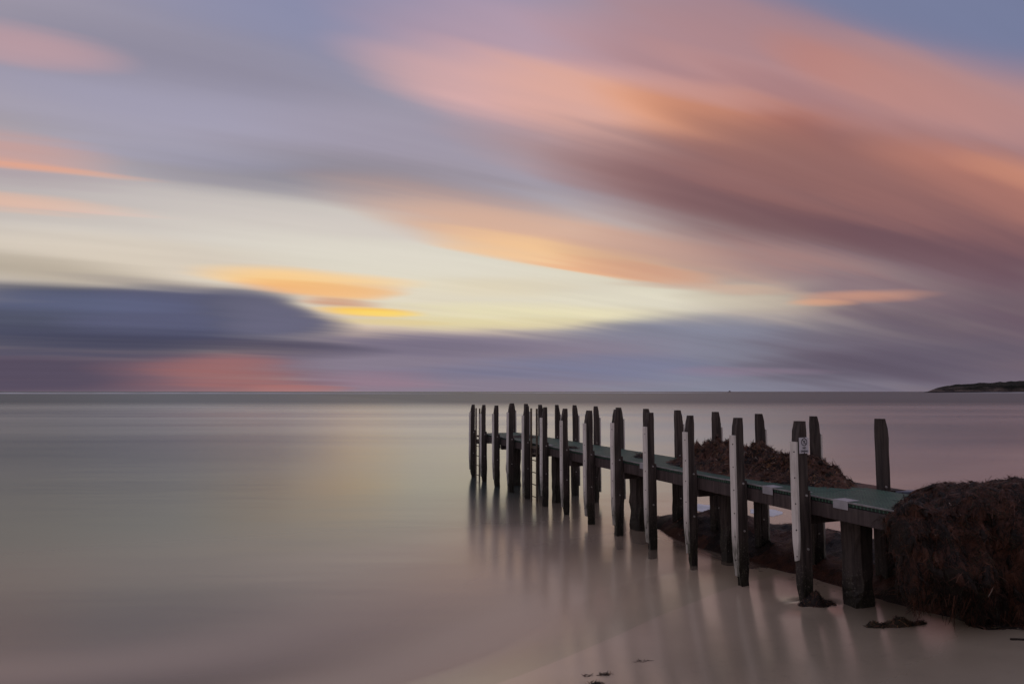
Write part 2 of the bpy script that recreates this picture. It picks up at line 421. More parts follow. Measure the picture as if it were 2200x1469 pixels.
def timber(name, x0, x1, y0, y1, levels, seed, parent=None, mat=None, chamfer=0.0, out=0, ragged=0.0, jitter=0.004, corner=0.014, lean=(0, 0)):
    """an upright timber with worn corners; out = -1/+1: the top is cut back on that x side; ragged: eaten-away foot"""
    prof = [(x0 + corner, y0), (x1 - corner, y0), (x1, y0 + corner), (x1, y1 - corner),
            (x1 - corner, y1), (x0 + corner, y1), (x0, y1 - corner), (x0, y0 + corner)]
    ztop, zbot = levels[-1], levels[0]
    vs, fs = [], []
    cx, cy = (x0 + x1) / 2, (y0 + y1) / 2
    for z in levels:
        for k, (px, py) in enumerate(prof):
            qx, qy = px, py
            if chamfer and z > ztop - chamfer:
                f = (z - (ztop - chamfer)) / chamfer
                cut = 0.044 * f
                if out < 0: qx = max(qx, x0 + cut)
                elif out > 0: qx = min(qx, x1 - cut)
                if z > ztop - 0.02:
                    qx = cx + (qx - cx) * 0.93; qy = cy + (qy - cy) * 0.93
            if ragged and z < 0.32:
                f = (0.32 - z) / 0.32
                e = ragged * f * (0.6 + 0.8 * nz(seed * 3.1, z * 6, k * 0.7))
                side = x0 if nz(seed, 0.3, 0.1) < 0.25 else x1
                if abs(qx - side) < 0.5 * (x1 - x0):
                    qx += (cx - qx) * min(0.85, e * 1.6)
                qy += (cy - qy) * min(0.6, e * 0.7)
            j = jitter * (2.8 if z < 0.5 else 1.2)
            qx += j * nz(seed + px * 30, z * 5, py * 30) + lean[0] * z
            qy += j * nz(seed + 9 + py * 30, z * 5, px * 30) + lean[1] * z
            vs.append((qx, qy, z))
    n = 8
    for i in range(len(levels) - 1):
        for k in range(n):
            a, b = i * n + k, i * n + (k + 1) % n
            fs.append((a, b, b + n, a + n))
    fs.append(tuple(range(n))[::-1])
    fs.append(tuple((len(levels) - 1) * n + k for k in range(n)))
    return link(name, mesh(name, vs, fs), parent, mat)

def disc_bm(bm, centre, axis, r, depth, seg=10):
    m4 = Matrix.Translation(centre) @ Vector(axis).to_track_quat('Z', 'Y').to_matrix().to_4x4()
    bmesh.ops.create_cone(bm, cap_ends=True, segments=seg, radius1=r, radius2=r * 0.8, depth=depth, matrix=m4)

# ------------------------------------------------------------------ materials
class Mat:
    def __init__(self, name):
        self.m = bpy.data.materials.new(name)
        self.m.use_nodes = True
        self.t = self.m.node_tree
        self.t.nodes.clear()
        self.out = self.n('ShaderNodeOutputMaterial')
    def n(self, t, **kw):
        x = self.t.nodes.new(t)
        for k, v in kw.items():
            setattr(x, k, v)
        return x
    def put(self, s, v):
        if isinstance(v, bpy.types.NodeSocket): self.t.links.new(v, s)
        else: s.default_value = v
    def math(self, op, a, b=0.0, c=None, clamp=False):
        x = self.n('ShaderNodeMath', operation=op, use_clamp=clamp)
        self.put(x.inputs[0], a); self.put(x.inputs[1], b)
        if c is not None: self.put(x.inputs[2], c)
        return x.outputs[0]
    def map(self, v, a, b, c=0.0, d=1.0, smooth=True):
        x = self.n('ShaderNodeMapRange', interpolation_type='SMOOTHSTEP' if smooth else 'LINEAR')
        self.put(x.inputs[0], v)
        for k, q in enumerate((a, b, c, d)): self.put(x.inputs[k + 1], q)
        return x.outputs[0]
    def mix(self, f, a, b, blend='MIX'):
        x = self.n('ShaderNodeMix', data_type='RGBA', blend_type=blend)
        self.put(x.inputs[0], f); self.put(x.inputs[6], a); self.put(x.inputs[7], b)
        return x.outputs[2]
    def coords(self, kind='Object', scale=(1, 1, 1), rot=(0, 0, 0)):
        tc = self.n('ShaderNodeTexCoord')
        mp = self.n('ShaderNodeMapping')
        self.t.links.new(tc.outputs[kind], mp.inputs[0])
        mp.inputs['Scale'].default_value = scale
        mp.inputs['Rotation'].default_value = rot
        return mp.outputs[0]
    def noise(self, vec, scale, detail=4.0, rough=0.55, dist=0.0):
        x = self.n('ShaderNodeTexNoise')
        self.put(x.inputs['Vector'], vec)
        x.inputs['Scale'].default_value = scale
        x.inputs['Detail'].default_value = detail
        x.inputs['Roughness'].default_value = rough
        x.inputs['Distortion'].default_value = dist
        return x.outputs[0]
    def pos(self):
        g = self.n('ShaderNodeNewGeometry')
        s = self.n('ShaderNodeSeparateXYZ')
        self.t.links.new(g.outputs['Position'], s.inputs[0])
        return g.outputs['Position'], s.outputs[0], s.outputs[1], s.outputs[2]
    def bump(self, h, strength=0.5, dist=0.01, normal=None):
        x = self.n('ShaderNodeBump')
        x.inputs['Strength'].default_value = strength
        x.inputs['Distance'].default_value = dist
        self.put(x.inputs['Height'], h)
        if normal is not None: self.t.links.new(normal, x.inputs['Normal'])
        return x.outputs[0]
    def bsdf(self, col, rough=0.7, spec=0.3, normal=None, metal=0.0):
        x = self.n('ShaderNodeBsdfPrincipled')
        self.put(x.inputs['Base Color'], col); self.put(x.inputs['Roughness'], rough)
        self.put(x.inputs['Specular IOR Level'], spec); self.put(x.inputs['Metallic'], metal)
        if normal is not None: self.t.links.new(normal, x.inputs['Normal'])
        return x.outputs[0]
    def done(self, sh):
        self.t.links.new(sh, self.out.inputs[0])
        return self.m

def timber_mat(name, dark, light, growth=True):
    M = Mat(name)
    P, px, py, pz = M.pos()
    grain = M.noise(M.coords('Object', (22, 22, 1.6)), 1.0, 5.0, 0.6, 0.4)
    blot = M.noise(M.coords('Object', (3, 3, 1.2)), 1.0, 3.0)
    oi = M.n('ShaderNodeObjectInfo')
    c = M.mix(M.map(grain, 0.32, 0.72), dark, light)
    c = M.mix(M.math('MULTIPLY', M.map(blot, 0.45, 0.75), 0.5), c, (0.075, 0.066, 0.062, 1))
    c = M.mix(M.math('MULTIPLY', oi.outputs['Random'], 0.35), c, (0.045, 0.036, 0.034, 1))
    r = 0.72
    if growth:
        wet = M.map(M.math('ADD', pz, M.math('MULTIPLY', M.math('SUBTRACT', blot, 0.5), 0.35)), 0.55, 0.2)
        c = M.mix(M.math('MULTIPLY', wet, 0.8), c, M.mix(M.map(grain, 0.4, 0.65), (0.012, 0.012, 0.010, 1), (0.022, 0.026, 0.014, 1)))
        crust = M.noise(M.coords('Object', (60, 60, 45)), 1.0, 3.0, 0.6)
        band = M.math('MULTIPLY', M.map(pz, 0.62, 0.42), M.map(pz, 0.02, 0.15))
        c = M.mix(M.math('MULTIPLY', M.math('MULTIPLY', M.map(crust, 0.56, 0.68), band), 0.75), c, (0.15, 0.135, 0.115, 1))
        r = M.map(wet, 0.0, 1.0, 0.72, 0.5, False)
    nb = M.bump(grain, 0.6, 0.006)
    return M.done(M.bsdf(c, r, 0.25, nb))

MAT = {}
MAT['timber'] = timber_mat('weathered_timber', (0.028, 0.022, 0.020, 1), (0.105, 0.084, 0.074, 1))
MAT['beam'] = timber_mat('beam_timber', (0.050, 0.039, 0.038, 1), (0.12, 0.094, 0.090, 1), False)

def white_strip_mat():
    M = Mat('white_rubbing_strip')
    P, px, py, pz = M.pos()
    n1 = M.noise(M.coords('Object', (14, 14, 3)), 1.0, 4.0, 0.6, 0.6)
    n2 = M.noise(M.coords('Object', (40, 40, 9)), 1.0, 3.0)
    n3 = M.noise(M.coords('Object', (26, 26, 1.1)), 1.0, 4.0, 0.6)
    c = M.mix(M.map(n1, 0.42, 0.72), (0.76, 0.735, 0.68, 1), (0.60, 0.57, 0.52, 1))
    c = M.mix(M.math('MULTIPLY', M.map(n3, 0.52, 0.72), 0.55), c, (0.33, 0.30, 0.26, 1))      # rain streaks
    low = M.map(M.math('ADD', pz, M.math('MULTIPLY', M.math('SUBTRACT', n1, 0.5), 0.7)), 0.72, 0.34)
    alg = M.mix(M.map(n2, 0.4, 0.62), (0.065, 0.075, 0.05, 1), (0.36, 0.36, 0.32, 1))
    c = M.mix(M.math('MULTIPLY', low, 0.85), c, alg)
    return M.done(M.bsdf(c, 0.45, 0.4, M.bump(n2, 0.15, 0.003)))
MAT['strip'] = white_strip_mat()

def plain(name, col, rough=0.6, spec=0.4, metal=0.0, vary=0.25, scale=12.0):
    M = Mat(name)
    n = M.noise(M.coords('Object'), scale, 4.0, 0.6)
    dark = tuple(v * (1 - vary) for v in col[:3]) + (1,)
    lite = tuple(min(1, v * (1 + vary)) for v in col[:3]) + (1,)
    return M.done(M.bsdf(M.mix(M.map(n, 0.3, 0.7), dark, lite), rough, spec, M.bump(n, 0.2, 0.003), metal))
MAT['bolt'] = plain('galvanised_bolt', (0.42, 0.40, 0.38, 1), 0.5, 0.5, 0.3)
MAT['hole'] = plain('dark_screw', (0.02, 0.018, 0.016, 1), 0.7)
MAT['plate'] = plain('pale_edge_plate', (0.36, 0.36, 0.38, 1), 0.5, 0.4, 0.0, 0.14, 9)
MAT['trim'] = plain('grey_edge_trim', (0.26, 0.26, 0.26, 1), 0.55, 0.4)
MAT['ladder'] = plain('ladder_metal', (0.11, 0.085, 0.06, 1), 0.6, 0.4, 0.2, 0.35, 20)
MAT['sign'] = plain('sign_plate', (0.60, 0.60, 0.65, 1), 0.4, 0.45, 0, 0.06, 20)
MAT['print'] = plain('sign_print', (0.02, 0.02, 0.03, 1), 0.5)
MAT['bluebeam'] = plain('landing_beam_cap', (0.12, 0.14, 0.18, 1), 0.5)

def grating_mat():
    M = Mat('green_moulded_grating')
    v = M.coords('Object', (1 / 0.042, 1 / 0.042, 1))
    s = M.n('ShaderNodeSeparateXYZ'); M.t.links.new(v, s.inputs[0])
    def cell(q):
        f = M.math('FRACT', q)
        return M.map(M.math('ABSOLUTE', M.math('SUBTRACT', f, 0.5)), 0.26, 0.36)
    bars = M.math('MAXIMUM', cell(s.outputs[0]), cell(s.outputs[1]))
    n = M.noise(M.coords('Object'), 5.0, 5.0, 0.6)
    c = M.mix(M.map(n, 0.35, 0.7), (0.044, 0.112, 0.076, 1), (0.076, 0.165, 0.112, 1))
    c = M.mix(bars, (0.018, 0.036, 0.028, 1), c)
    return M.done(M.bsdf(c, 0.6, 0.35, M.bump(bars, 0.8, 0.012)))
MAT['grating'] = grating_mat()

def weed_mat(name, a, b, c3, rough=0.65):
    M = Mat(name)
    P, px, py, pz = M.pos()
    n = M.noise(P, 7.0, 5.0, 0.6)
    n2 = M.noise(P, 40.0, 3.0, 0.6)
    c = M.mix(M.map(n, 0.38, 0.62), a, b)
    c = M.mix(M.math('MULTIPLY', M.map(n2, 0.55, 0.8), 0.6), c, c3)
    return M.done(M.bsdf(c, rough, 0.3, M.bump(n2, 0.8, 0.02)))
MAT['weed_dark'] = weed_mat('seagrass_dark', (0.009, 0.0055, 0.004, 1), (0.019, 0.0105, 0.0065, 1), (0.034, 0.018, 0.010, 1))
MAT['weed_red'] = weed_mat('seagrass_red_brown', (0.075, 0.034, 0.023, 1), (0.125, 0.055, 0.034, 1), (0.18, 0.10, 0.065, 1))
MAT['weed_tan'] = weed_mat('seagrass_tan', (0.17, 0.085, 0.040, 1), (0.22, 0.115, 0.050, 1), (0.26, 0.19, 0.13, 1))
MAT['weed_olive'] = weed_mat('seagrass_olive', (0.018, 0.017, 0.009, 1), (0.034, 0.028, 0.012, 1), (0.06, 0.05, 0.025, 1))
MAT['weed_brown'] = weed_mat('seagrass_brown', (0.042, 0.016, 0.010, 1), (0.074, 0.028, 0.015, 1), (0.11, 0.05, 0.026, 1))
MAT['weed_pale'] = weed_mat('bleached_stem', (0.34, 0.27, 0.22, 1), (0.42, 0.34, 0.28, 1), (0.5, 0.45, 0.4, 1))
WEED = [MAT['weed_dark'], MAT['weed_red'], MAT['weed_tan'], MAT['weed_olive'], MAT['weed_pale']]

# ================================================================== the setting: sea bed and beach, sea, headland
SHORE = (2.34, 7.81, 0.573, -0.819)       # a point on the waterline and the landward direction

def ground_z(x, y):
    s = (x - SHORE[0]) * SHORE[2] + (y - SHORE[1]) * SHORE[3]     # distance landward of the waterline
    if s > 0:
        z = 0.045 * s + 0.075 * 0.35 * math.log1p(math.exp(min(30.0, (s - 1.1) / 0.35)))
    else:
        z = (0.045 * s - 0.02 * s * s if s > -1.0 else -0.065 + 0.085 * (s + 1.0)) if s > -12 else -1.0 + 0.03 * (s + 12)
        z = max(z, -7.0)
    d = math.hypot(x, y)
    if d < 60:
        z += 0.007 * fbm(x, y * 1.6, 0.3, 0.55, 3) * min(1.0, 0.35 + abs(s) * 0.25) + 0.03 * fbm(x, y, 5.0, 0.12, 2) * min(1.0, abs(s) * 0.3)
    # a deeper hollow off the beach to the west
    z -= 0.22 * math.exp(-((x + 3.6) / 3.0) ** 2 - ((y - 6.5) / 1.5) ** 2)
    # scour mound where the first post stands in the sand
    z += 0.07 * math.exp(-((x - 3.0) ** 2 + (y - 6.98) ** 2) / 0.04)
    return z

def axis(lo, hi, fine, dense, ratio):
    pts = []
    v = dense[0]
    while v < dense[1]:
        pts.append(v); v += fine
    step = fine
    while v < hi:
        pts.append(v); step *= ratio; v += step
    pts.append(hi)
    v, step, left = dense[0], fine, []
    while v > lo:
        step *= ratio; v -= step; left.append(max(v, lo))
    return sorted(set(left)) + pts

gx = axis(-45000, 45000, 0.14, (-6, 9), 1.28)
gy = axis(-300, 60000, 0.14, (0, 16), 1.28)
gv, gf = [], []
for yy in gy:
    for xx in gx:
        gv.append((xx, yy, ground_z(xx, yy)))
nx = len(gx)
for j in range(len(gy) - 1):
    for i in range(nx - 1):
        a = j * nx + i
        gf.append((a, a + 1, a + nx + 1, a + nx))

def sand_mat():
    M = Mat('wet_sand')
    P, px, py, pz = M.pos()
    n1 = M.noise(P, 0.8, 4.0)
    n2 = M.noise(P, 320.0, 2.0)
    n3 = M.noise(P, 9.0, 5.0, 0.6)
    c = M.mix(M.map(n1, 0.3, 0.7), (0.31, 0.250, 0.178, 1), (0.36, 0.292, 0.21, 1))
    c = M.mix(M.math('MULTIPLY', M.map(n2, 0.45, 0.75), 0.35), c, (0.18, 0.145, 0.105, 1))
    c = M.mix(M.math('MULTIPLY', M.map(n3, 0.55, 0.75), 0.3), c, (0.22, 0.18, 0.132, 1))
    h = M.math('ADD', pz, M.math('MULTIPLY', M.math('SUBTRACT', n1, 0.5), 0.10))
    # pale swash foam, with brightness painted into the sand to lift the dark shoreline
    c = M.mix(M.map(h, 0.13, -0.06), c, (0.62, 0.475, 0.35, 1))
    dry = M.map(h, 0.14, 0.40)
    c = M.mix(M.math('MULTIPLY', dry, 0.25), c, (0.30, 0.25, 0.19, 1))
    rough = M.map(dry, 0.0, 1.0, 0.17, 0.65, False)
    spec = M.math('MULTIPLY', M.map(dry, 0.0, 1.0, 0.95, 0.25, False), M.map(pz, -0.06, 0.0, 0.0, 1.0))
    hh = M.math('ADD', M.math('MULTIPLY', n2, 0.25), n3)
    return M.done(M.bsdf(c, rough, spec, M.bump(hh, 0.12, 0.004)))
MAT['sand'] = sand_mat()
ground = tag(link('beach_ground', mesh('beach_ground', gv, gf, smooth=True), None, MAT['sand']), kind='structure')

def water_mat():
    """sea smoothed by a long exposure: a soft mirror over a milky body that clears in the shallows"""
    M = Mat('still_sea')
    P, px, py, pz = M.pos()
    at = M.n('ShaderNodeAttribute', attribute_name='depth')
    depth = at.outputs['Fac']
    w = M.noise(M.coords('Object', (0.10, 0.34, 1), (0, 0, 0.22)), 1.0, 2.0, 0.45)
    far = M.noise(M.coords('Object', (0.014, 0.07, 1), (0, 0, 0.18)), 1.0, 3.0, 0.5)
    murk = M.math('ADD', depth, M.math('MULTIPLY', M.math('SUBTRACT', w, 0.5), 0.25))
    edge0 = M.map(depth, 0.0, 0.05, 0.0, 1.0)
    edge = M.map(depth, 0.0, 0.06, 0.0, 1.0)
    body_f = M.math('MULTIPLY', M.map(murk, 0.0, 0.34, 0.0, 0.97), edge0)
    body_c = M.mix(M.map(murk, 0.6, 3.0), (0.058, 0.084, 0.080, 1), (0.044, 0.066, 0.070, 1))
    body_c = M.mix(M.map(murk, 0.70, 0.20), body_c, (0.34, 0.262, 0.19, 1))
    swash = M.map(murk, 0.40, 0.08)                                     # sand and foam stirred up
    wash = M.math('MULTIPLY', swash, edge0)
    body_c = M.mix(swash, body_c, (0.72, 0.55, 0.41, 1))
    body_f = M.math('MAXIMUM', body_f, M.math('MULTIPLY', wash, 0.2))
    w2 = M.noise(M.coords('Object', (0.45, 2.0, 1), (0, 0, 0.26)), 1.0, 3.0, 0.55)
    w3 = M.noise(M.coords('Object', (0.05, 0.55, 1), (0, 0, 0.10)), 1.0, 4.0, 0.6)
    open_sea = M.map(py, 60.0, 150.0)
    body_c = M.mix(open_sea, body_c, (0.030, 0.052, 0.062, 1))
    nrm = M.bump(M.math('ADD', M.math('MULTIPLY_ADD', w2, M.map(py, 14.0, 50.0, 0.10, 0.0), M.math('MULTIPLY', w, 0.5)), M.math('MULTIPLY_ADD', w3, M.map(py, 8.0, 30.0, 0.05, 0.45), M.math('MULTIPLY', far, 1.2))), 0.2, 0.14)
    dif = M.n('ShaderNodeBsdfDiffuse'); M.put(dif.inputs[0], body_c)
    tr = M.n('ShaderNodeBsdfTransparent'); tr.inputs[0].default_value = (0.93, 0.95, 0.93, 1)
    under = M.n('ShaderNodeMixShader')
    M.put(under.inputs[0], body_f); M.t.links.new(tr.outputs[0], under.inputs[1]); M.t.links.new(dif.outputs[0], under.inputs[2])
    gl = M.n('ShaderNodeBsdfGlossy')
    M.put(gl.inputs['Roughness'], M.math('ADD', M.map(far, 0.3, 0.7, 0.16, 0.23), M.math('MULTIPLY', open_sea, 0.12)))
    gl.inputs[0].default_value = (0.955, 0.97, 0.955, 1)
    M.t.links.new(nrm, gl.inputs['Normal'])
    lw = M.n('ShaderNodeLayerWeight'); lw.inputs[0].default_value = 0.5
    M.t.links.new(nrm, lw.inputs['Normal'])
    geo = M.n('ShaderNodeNewGeometry')
    schlick = M.math('MULTIPLY_ADD', M.math('POWER', lw.outputs['Facing'], 5.0), 0.95, 0.05)
    # rougher, less mirror-like away from the lee of the jetty
    off = M.math('SUBTRACT', 5.5, M.math('MULTIPLY_ADD', py, 0.368, px))
    lee = M.map(M.math('DIVIDE', off, M.math('MULTIPLY_ADD', py, 0.42, 6.0)), -0.25, 1.0, 1.10, 0.66)
    schlick = M.math('MULTIPLY', schlick, lee)
    # the open bay east of the jetty is ruffled too
    schlick = M.math('MULTIPLY', schlick, M.map(M.math('SUBTRACT', M.math('MULTIPLY_ADD', py, 0.368, px), 5.5), 6.0, 40.0, 1.0, 0.74))
    schlick = M.math('MULTIPLY', schlick, M.math('SUBTRACT', 1.0, geo.outputs['Backfacing']))
    f = M.math('MULTIPLY', M.math('MULTIPLY', M.math('MINIMUM', schlick, 0.85), M.map(open_sea, 0.0, 1.0, 1.0, 0.36, False)), edge)
    top = M.n('ShaderNodeMixShader')
    M.put(top.inputs[0], f); M.t.links.new(under.outputs[0], top.inputs[1]); M.t.links.new(gl.outputs[0], top.inputs[2])
    return M.done(top.outputs[0])
MAT['water'] = water_mat()
sea_me = mesh('sea', [(v[0], v[1], 0.0) for v in gv], gf)
sea_me.attributes.new('depth', 'FLOAT', 'POINT').data.foreach_set('value', [-v[2] for v in gv])
sea = tag(link('sea', sea_me, None, MAT['water']), kind='structure')

# headland: a long low scrubby point with pale rock at its foot
def headland_mat():
    M = Mat('scrub_and_rock')
    P, px, py, pz = M.pos()
    n = M.noise(M.coords('Object', (0.03, 0.03, 0.05)), 1.0, 6.0, 0.65)
    n2 = M.noise(M.coords('Object', (0.006, 0.006, 0.10)), 1.0, 4.0, 0.6)
    g = M.mix(M.map(n, 0.35, 0.65), (0.009, 0.010, 0.008, 1), (0.024, 0.024, 0.017, 1))
    rock = M.mix(M.map(n, 0.4, 0.6), (0.045, 0.036, 0.034, 1), (0.14, 0.105, 0.09, 1))
    low = M.map(M.math('ADD', pz, M.math('MULTIPLY', M.math('SUBTRACT', n2, 0.5), 40.0)), 13.0, 4.0)
    c = M.mix(low, g, rock)
    c = M.mix(M.map(pz, 3.0, 1.6), c, (0.020, 0.018, 0.020, 1))
    return M.done(M.bsdf(c, 0.9, 0.1))
MAT['headland'] = headland_mat()
HD = 1500.0
hv, hf = [], []
hn, hm = 150, 16
for i in range(hn + 1):
    t = i / hn
    x = 884 + t * 1300
    u = (x - 884)
    crest = 2.0 + 12.5 * (1 - math.exp(-max(0, u - 12) / 16.0)) + 0.060 * max(0, u - 20)
    crest = min(crest, 46) + 1.8 * fbm(x, 0, 0, 0.05, 4) * min(1, u / 40)
    if u < 10: crest = 0.6 + u * 0.2
    for j in range(hm + 1):
        q = j / hm
        prof = math.sin(math.pi * min(1.0, q * 1.0)) ** 0.55 if 0 < q < 1 else 0.0
        y = HD - 30 + q * 220 + 14 * fbm(x, 3, 0, 0.02, 3) - 0.10 * u
        z = -1.0 + (crest + 1.0) * prof + (2.6 * fbm(x, y, 2, 0.09, 4) if 0 < q < 1 else 0) * min(1, u / 50)
        if q <= 0.08: z = min(z, 2.0 + 1.2 * fbm(x, y, 7, 0.06, 3))
        hv.append((x * y / (HD - 30), y, z))
for i in range(hn):
    for j in range(hm):
        a = i * (hm + 1) + j
        hf.append((a, a + hm + 1, a + hm + 2, a + 1))
headland = tag(link('headland', mesh('headland', hv, hf), None, MAT['headland']), kind='structure')

# a tiny peaked rock on the horizon
def lump(name, cx, cy, z0, rx, ry, h, seed, mat, rough=0.35, n=14, m=7, parent=None):
    vs, fs = [], []
    for j in range(m + 1):
        a = (j / m) * math.pi / 2
        for i in range(n):
            t = 2 * math.pi * i / n
            k = 1 + rough * nz(math.cos(t) * 1.5 + seed, math.sin(t) * 1.5, j * 0.5)
            vs.append((cx + rx * math.cos(a) * math.cos(t) * k, cy + ry * math.cos(a) * math.sin(t) * k,
                       z0 + h * math.sin(a) * (1 + 0.5 * rough * nz(seed + i * .4, j * .4, 2))))
    for j in range(m):
        for i in range(n):
            fs.append((j * n + i, j * n + (i + 1) % n, (j + 1) * n + (i + 1) % n, (j + 1) * n + i))
    return link(name, mesh(name, vs, fs), parent, mat)
rk = lump('rock_islet', 1590, 5000, -2, 10, 6, 10, 3.3, MAT['headland'], 0.5)
tag(rk, 'tiny dark peaked rock alone on the horizon', 'rock')

# ================================================================== the jetty
# local frame: y runs out to sea along the jetty, x across it (0 = near row of posts, 1.18 = far row)
JA = math.atan2(0.3454, 0.9385)
JO = (2.94, 7.04, 0.0)
jetty = empty('jetty', JO, JA)
tag(jetty, 'narrow timber jetty with green grating deck and two rows of white-edged posts', 'jetty')
DECK = 1.147
def jw(x, y, z=0.0):          # jetty frame to world
    return Vector((JO[0] + x * math.cos(JA) - y * math.sin(JA), JO[1] + x * math.sin(JA) + y * math.cos(JA), z))
def lj(wx, wy):
    dx, dy = wx - JO[0], wy - JO[1]
    return dx * math.cos(JA) + dy * math.sin(JA), -dx * math.sin(JA) + dy * math.cos(JA)

rj = random.Random(11)
H = 0.058
def levels(z0, z1):
    zs = [z0]
    z = z0
    while z < z1 - 0.30:
        z += 0.07 if -0.15 < z < 0.4 else 0.16
        zs.append(z)
    return zs + [z1 - 0.21, z1 - 0.10, z1 - 0.014, z1]

bolt_mesh = None
def bolt(parent, c, axis, r=0.013):
    bm = bmesh.new()
    disc_bm(bm, c, axis, r, 0.014)
    return link('bolt', from_bm('bolt', bm), parent, MAT['bolt'])

def screws(parent, x, y, zs, sx):
    for z in zs:
        bm = bmesh.new()
        disc_bm(bm, (x, y, z), (sx, 0, 0), 0.0085, 0.006, 8)
        link('screw', from_bm('screw', bm), parent, MAT['hole'])

FRONT = [0.959 * i for i in range(13)]
BACK = [0.055 + 0.964 * i for i in range(13)]
TOPS_F = [1.900, 1.900, 1.895, 1.905, 1.925, 1.885, 1.895, 1.900, 1.905, 1.940, 1.880, 1.875, 1.865]
for i, s in enumerate(FRONT):
    top = TOPS_F[i] - 0.002
    lean = (rj.uniform(-.006, .006), rj.uniform(-.005, .005))
    w = H + rj.uniform(-.004, .005)
    bottom = ground_z(*jw(0, s).xy) - 0.4
    hy = w - .012
    post = timber('post', -w, w, s - hy, s + hy, levels(bottom, top), 10 + i * 3.7, jetty, MAT['timber'],
                  chamfer=0.20, out=-1, ragged=0.5 + 0.35 * rj.random(), lean=lean)
    # second timber behind it, from the deck down
    pk = timber('packing_timber', w + .002, w + .030, s - hy * .95 + .01, s + hy * 1.1, levels(bottom, DECK + rj.uniform(.03, .07)), 60 + i * 2.3, post, MAT['timber'], ragged=0.3, corner=.006, lean=lean)
    st_top = top - 0.19 - rj.uniform(0.0, 0.03)
    st_bot = 0.50 if i == 0 else rj.uniform(0.10, 0.2)
    hw = 0.043
    xo = -w - 0.024
    bm = bmesh.new()
    nseg = 14
    # strip follows the post and frays at its foot
    vs, fs = [], []
    for k in range(nseg + 1):
        z = st_bot + (st_top - st_bot) * k / nseg
        fray = max(0.0, 1 - k / 2.5) * 0.5
        a, b = s - hw + fray * .03 * (1 + nz(i, k, 1)), s + hw - fray * .05 * (1 + nz(i, k, 4))
        bow = 0.003 * nz(i * 3, k * .4, 0) + (0.014 * max(0, 1 - k / 4.0) if i != 0 else 0)
        for (px, py) in ((xo + bow, a), (-w + .001 + bow, a), (-w + .001 + bow, b), (xo + bow, b)):
            vs.append((px + lean[0] * z, py + lean[1] * z, z + (0.03 * nz(i * 7, px * 60, py * 60) if k == 0 else 0)))
    for k in range(nseg):
        for q in range(4):
            a = k * 4 + q; b = k * 4 + (q + 1) % 4
            fs.append((a, b, b + 4, a + 4))
    fs += [(3, 2, 1, 0), tuple(nseg * 4 + q for q in range(4))]
    link('rubbing_strip', mesh('rubbing_strip', vs, fs), post, MAT['strip'])
    if i < 8:
        nsc = 6
        for k in range(nsc):
            z = st_top - 0.10 - k * 0.26
            if z > st_bot + .05:
                screws(post, xo - 0.001 + lean[0] * z, s - 0.018 + lean[1] * z, [z], -1)
    for z in (DECK + 0.005, 0.62):
        bolt(post, (0.022 + lean[0] * z, s - hy - 0.004 + lean[1] * z, z), (0, -1, 0))

TOPS_B = [1.905, 1.90, 1.90, 1.90, 1.90, 1.90, 1.90, 1.905, 1.91, 1.90, 1.885, 1.89, 1.89]
for i, s in enumerate(BACK):
    top = TOPS_B[i]
    lean = (rj.uniform(-.006, .006), rj.uniform(-.005, .005))
    w = H + rj.uniform(-.004, .005)
    x0 = 1.182
    bottom = ground_z(*jw(x0, s).xy) - 0.4
    hy = w - .012
    post = timber('post', x0 - w, x0 + w, s - hy, s + hy, levels(bottom, top), 200 + i * 3.1, jetty, MAT['timber'],
                  chamfer=0.20, out=1, ragged=0.35, lean=lean)
    lo = timber('packing_timber', x0 - w - .045, x0 - w - .002, s - hy * 1.2, s + hy * 1.2, levels(bottom, DECK - 0.02), 260 + i * 2.3, post, MAT['timber'], ragged=0.3, corner=.006, lean=lean)
    st_top = top - 0.19 - rj.uniform(0, .04)
    if i not in (0,):
        bm = bmesh.new()
        box_bm(bm, x0 + w + .001, x0 + w + .026, s - .043, s + .043, 0.2, st_top, .003)
        for v in bm.verts:
            v.co.x += lean[0] * v.co.z; v.co.y += lean[1] * v.co.z
        link('rubbing_strip', from_bm('rubbing_strip', bm), post, MAT['strip'])
    for z in (DECK + 0.03, 0.5):
        bolt(post, (x0 - 0.02 + lean[0] * z, s - hy - 0.004 + lean[1] * z, z), (0, -1, 0))

# bearing piles under the middle of the deck
for k, (x, y, r) in enumerate([(0.42, -0.28, 0.118), (0.60, 4.14, 0.15), (0.42, 7.06, 0.09), (0.50, 9.75, 0.15), (0.62, 1.95, 0.10)]):
    bottom = ground_z(*jw(x, y).xy) - 0.4
    timber('bearing_pile', x - r, x + r, y - r, y + r, levels(bottom, 0.93), 300 + k * 5.3, jetty, MAT['timber'], ragged=0.12, jitter=0.014, corner=r * .35)

# cross bearers and stringers
for k, s in enumerate(FRONT):
    if k % 2 == 0:
        box('cross_bearer', 0.175, 1.06, s - .06 + .13, s + .06 + .13, 0.84, 0.957, .006, jetty, MAT['beam'])
y_end = 11.12
def long_beam(name, x0, x1, z0, z1, ys, mat):
    for a, b in zip(ys[:-1], ys[1:]):
        o = box(name, x0 + rj.uniform(-.003, .003), x1, a + .002, b - .002, z0 + rj.uniform(-.003, .003), z1, .006, jetty, mat)
long_beam('side_beam', 0.103, 0.170, 0.955, 1.098, [-1.12, 0.52, 3.38, 6.26, 9.10, y_end], MAT['beam'])
long_beam('side_beam', 1.000, 1.066, 0.955, 1.098, [-1.1, 1.50, 4.40, 7.26, 10.1, y_end], MAT['beam'])
long_beam('stringer', 0.55, 0.61, 0.96, 1.096, [-1.1, 2.40, 5.30, 8.20, y_end], MAT['beam'])
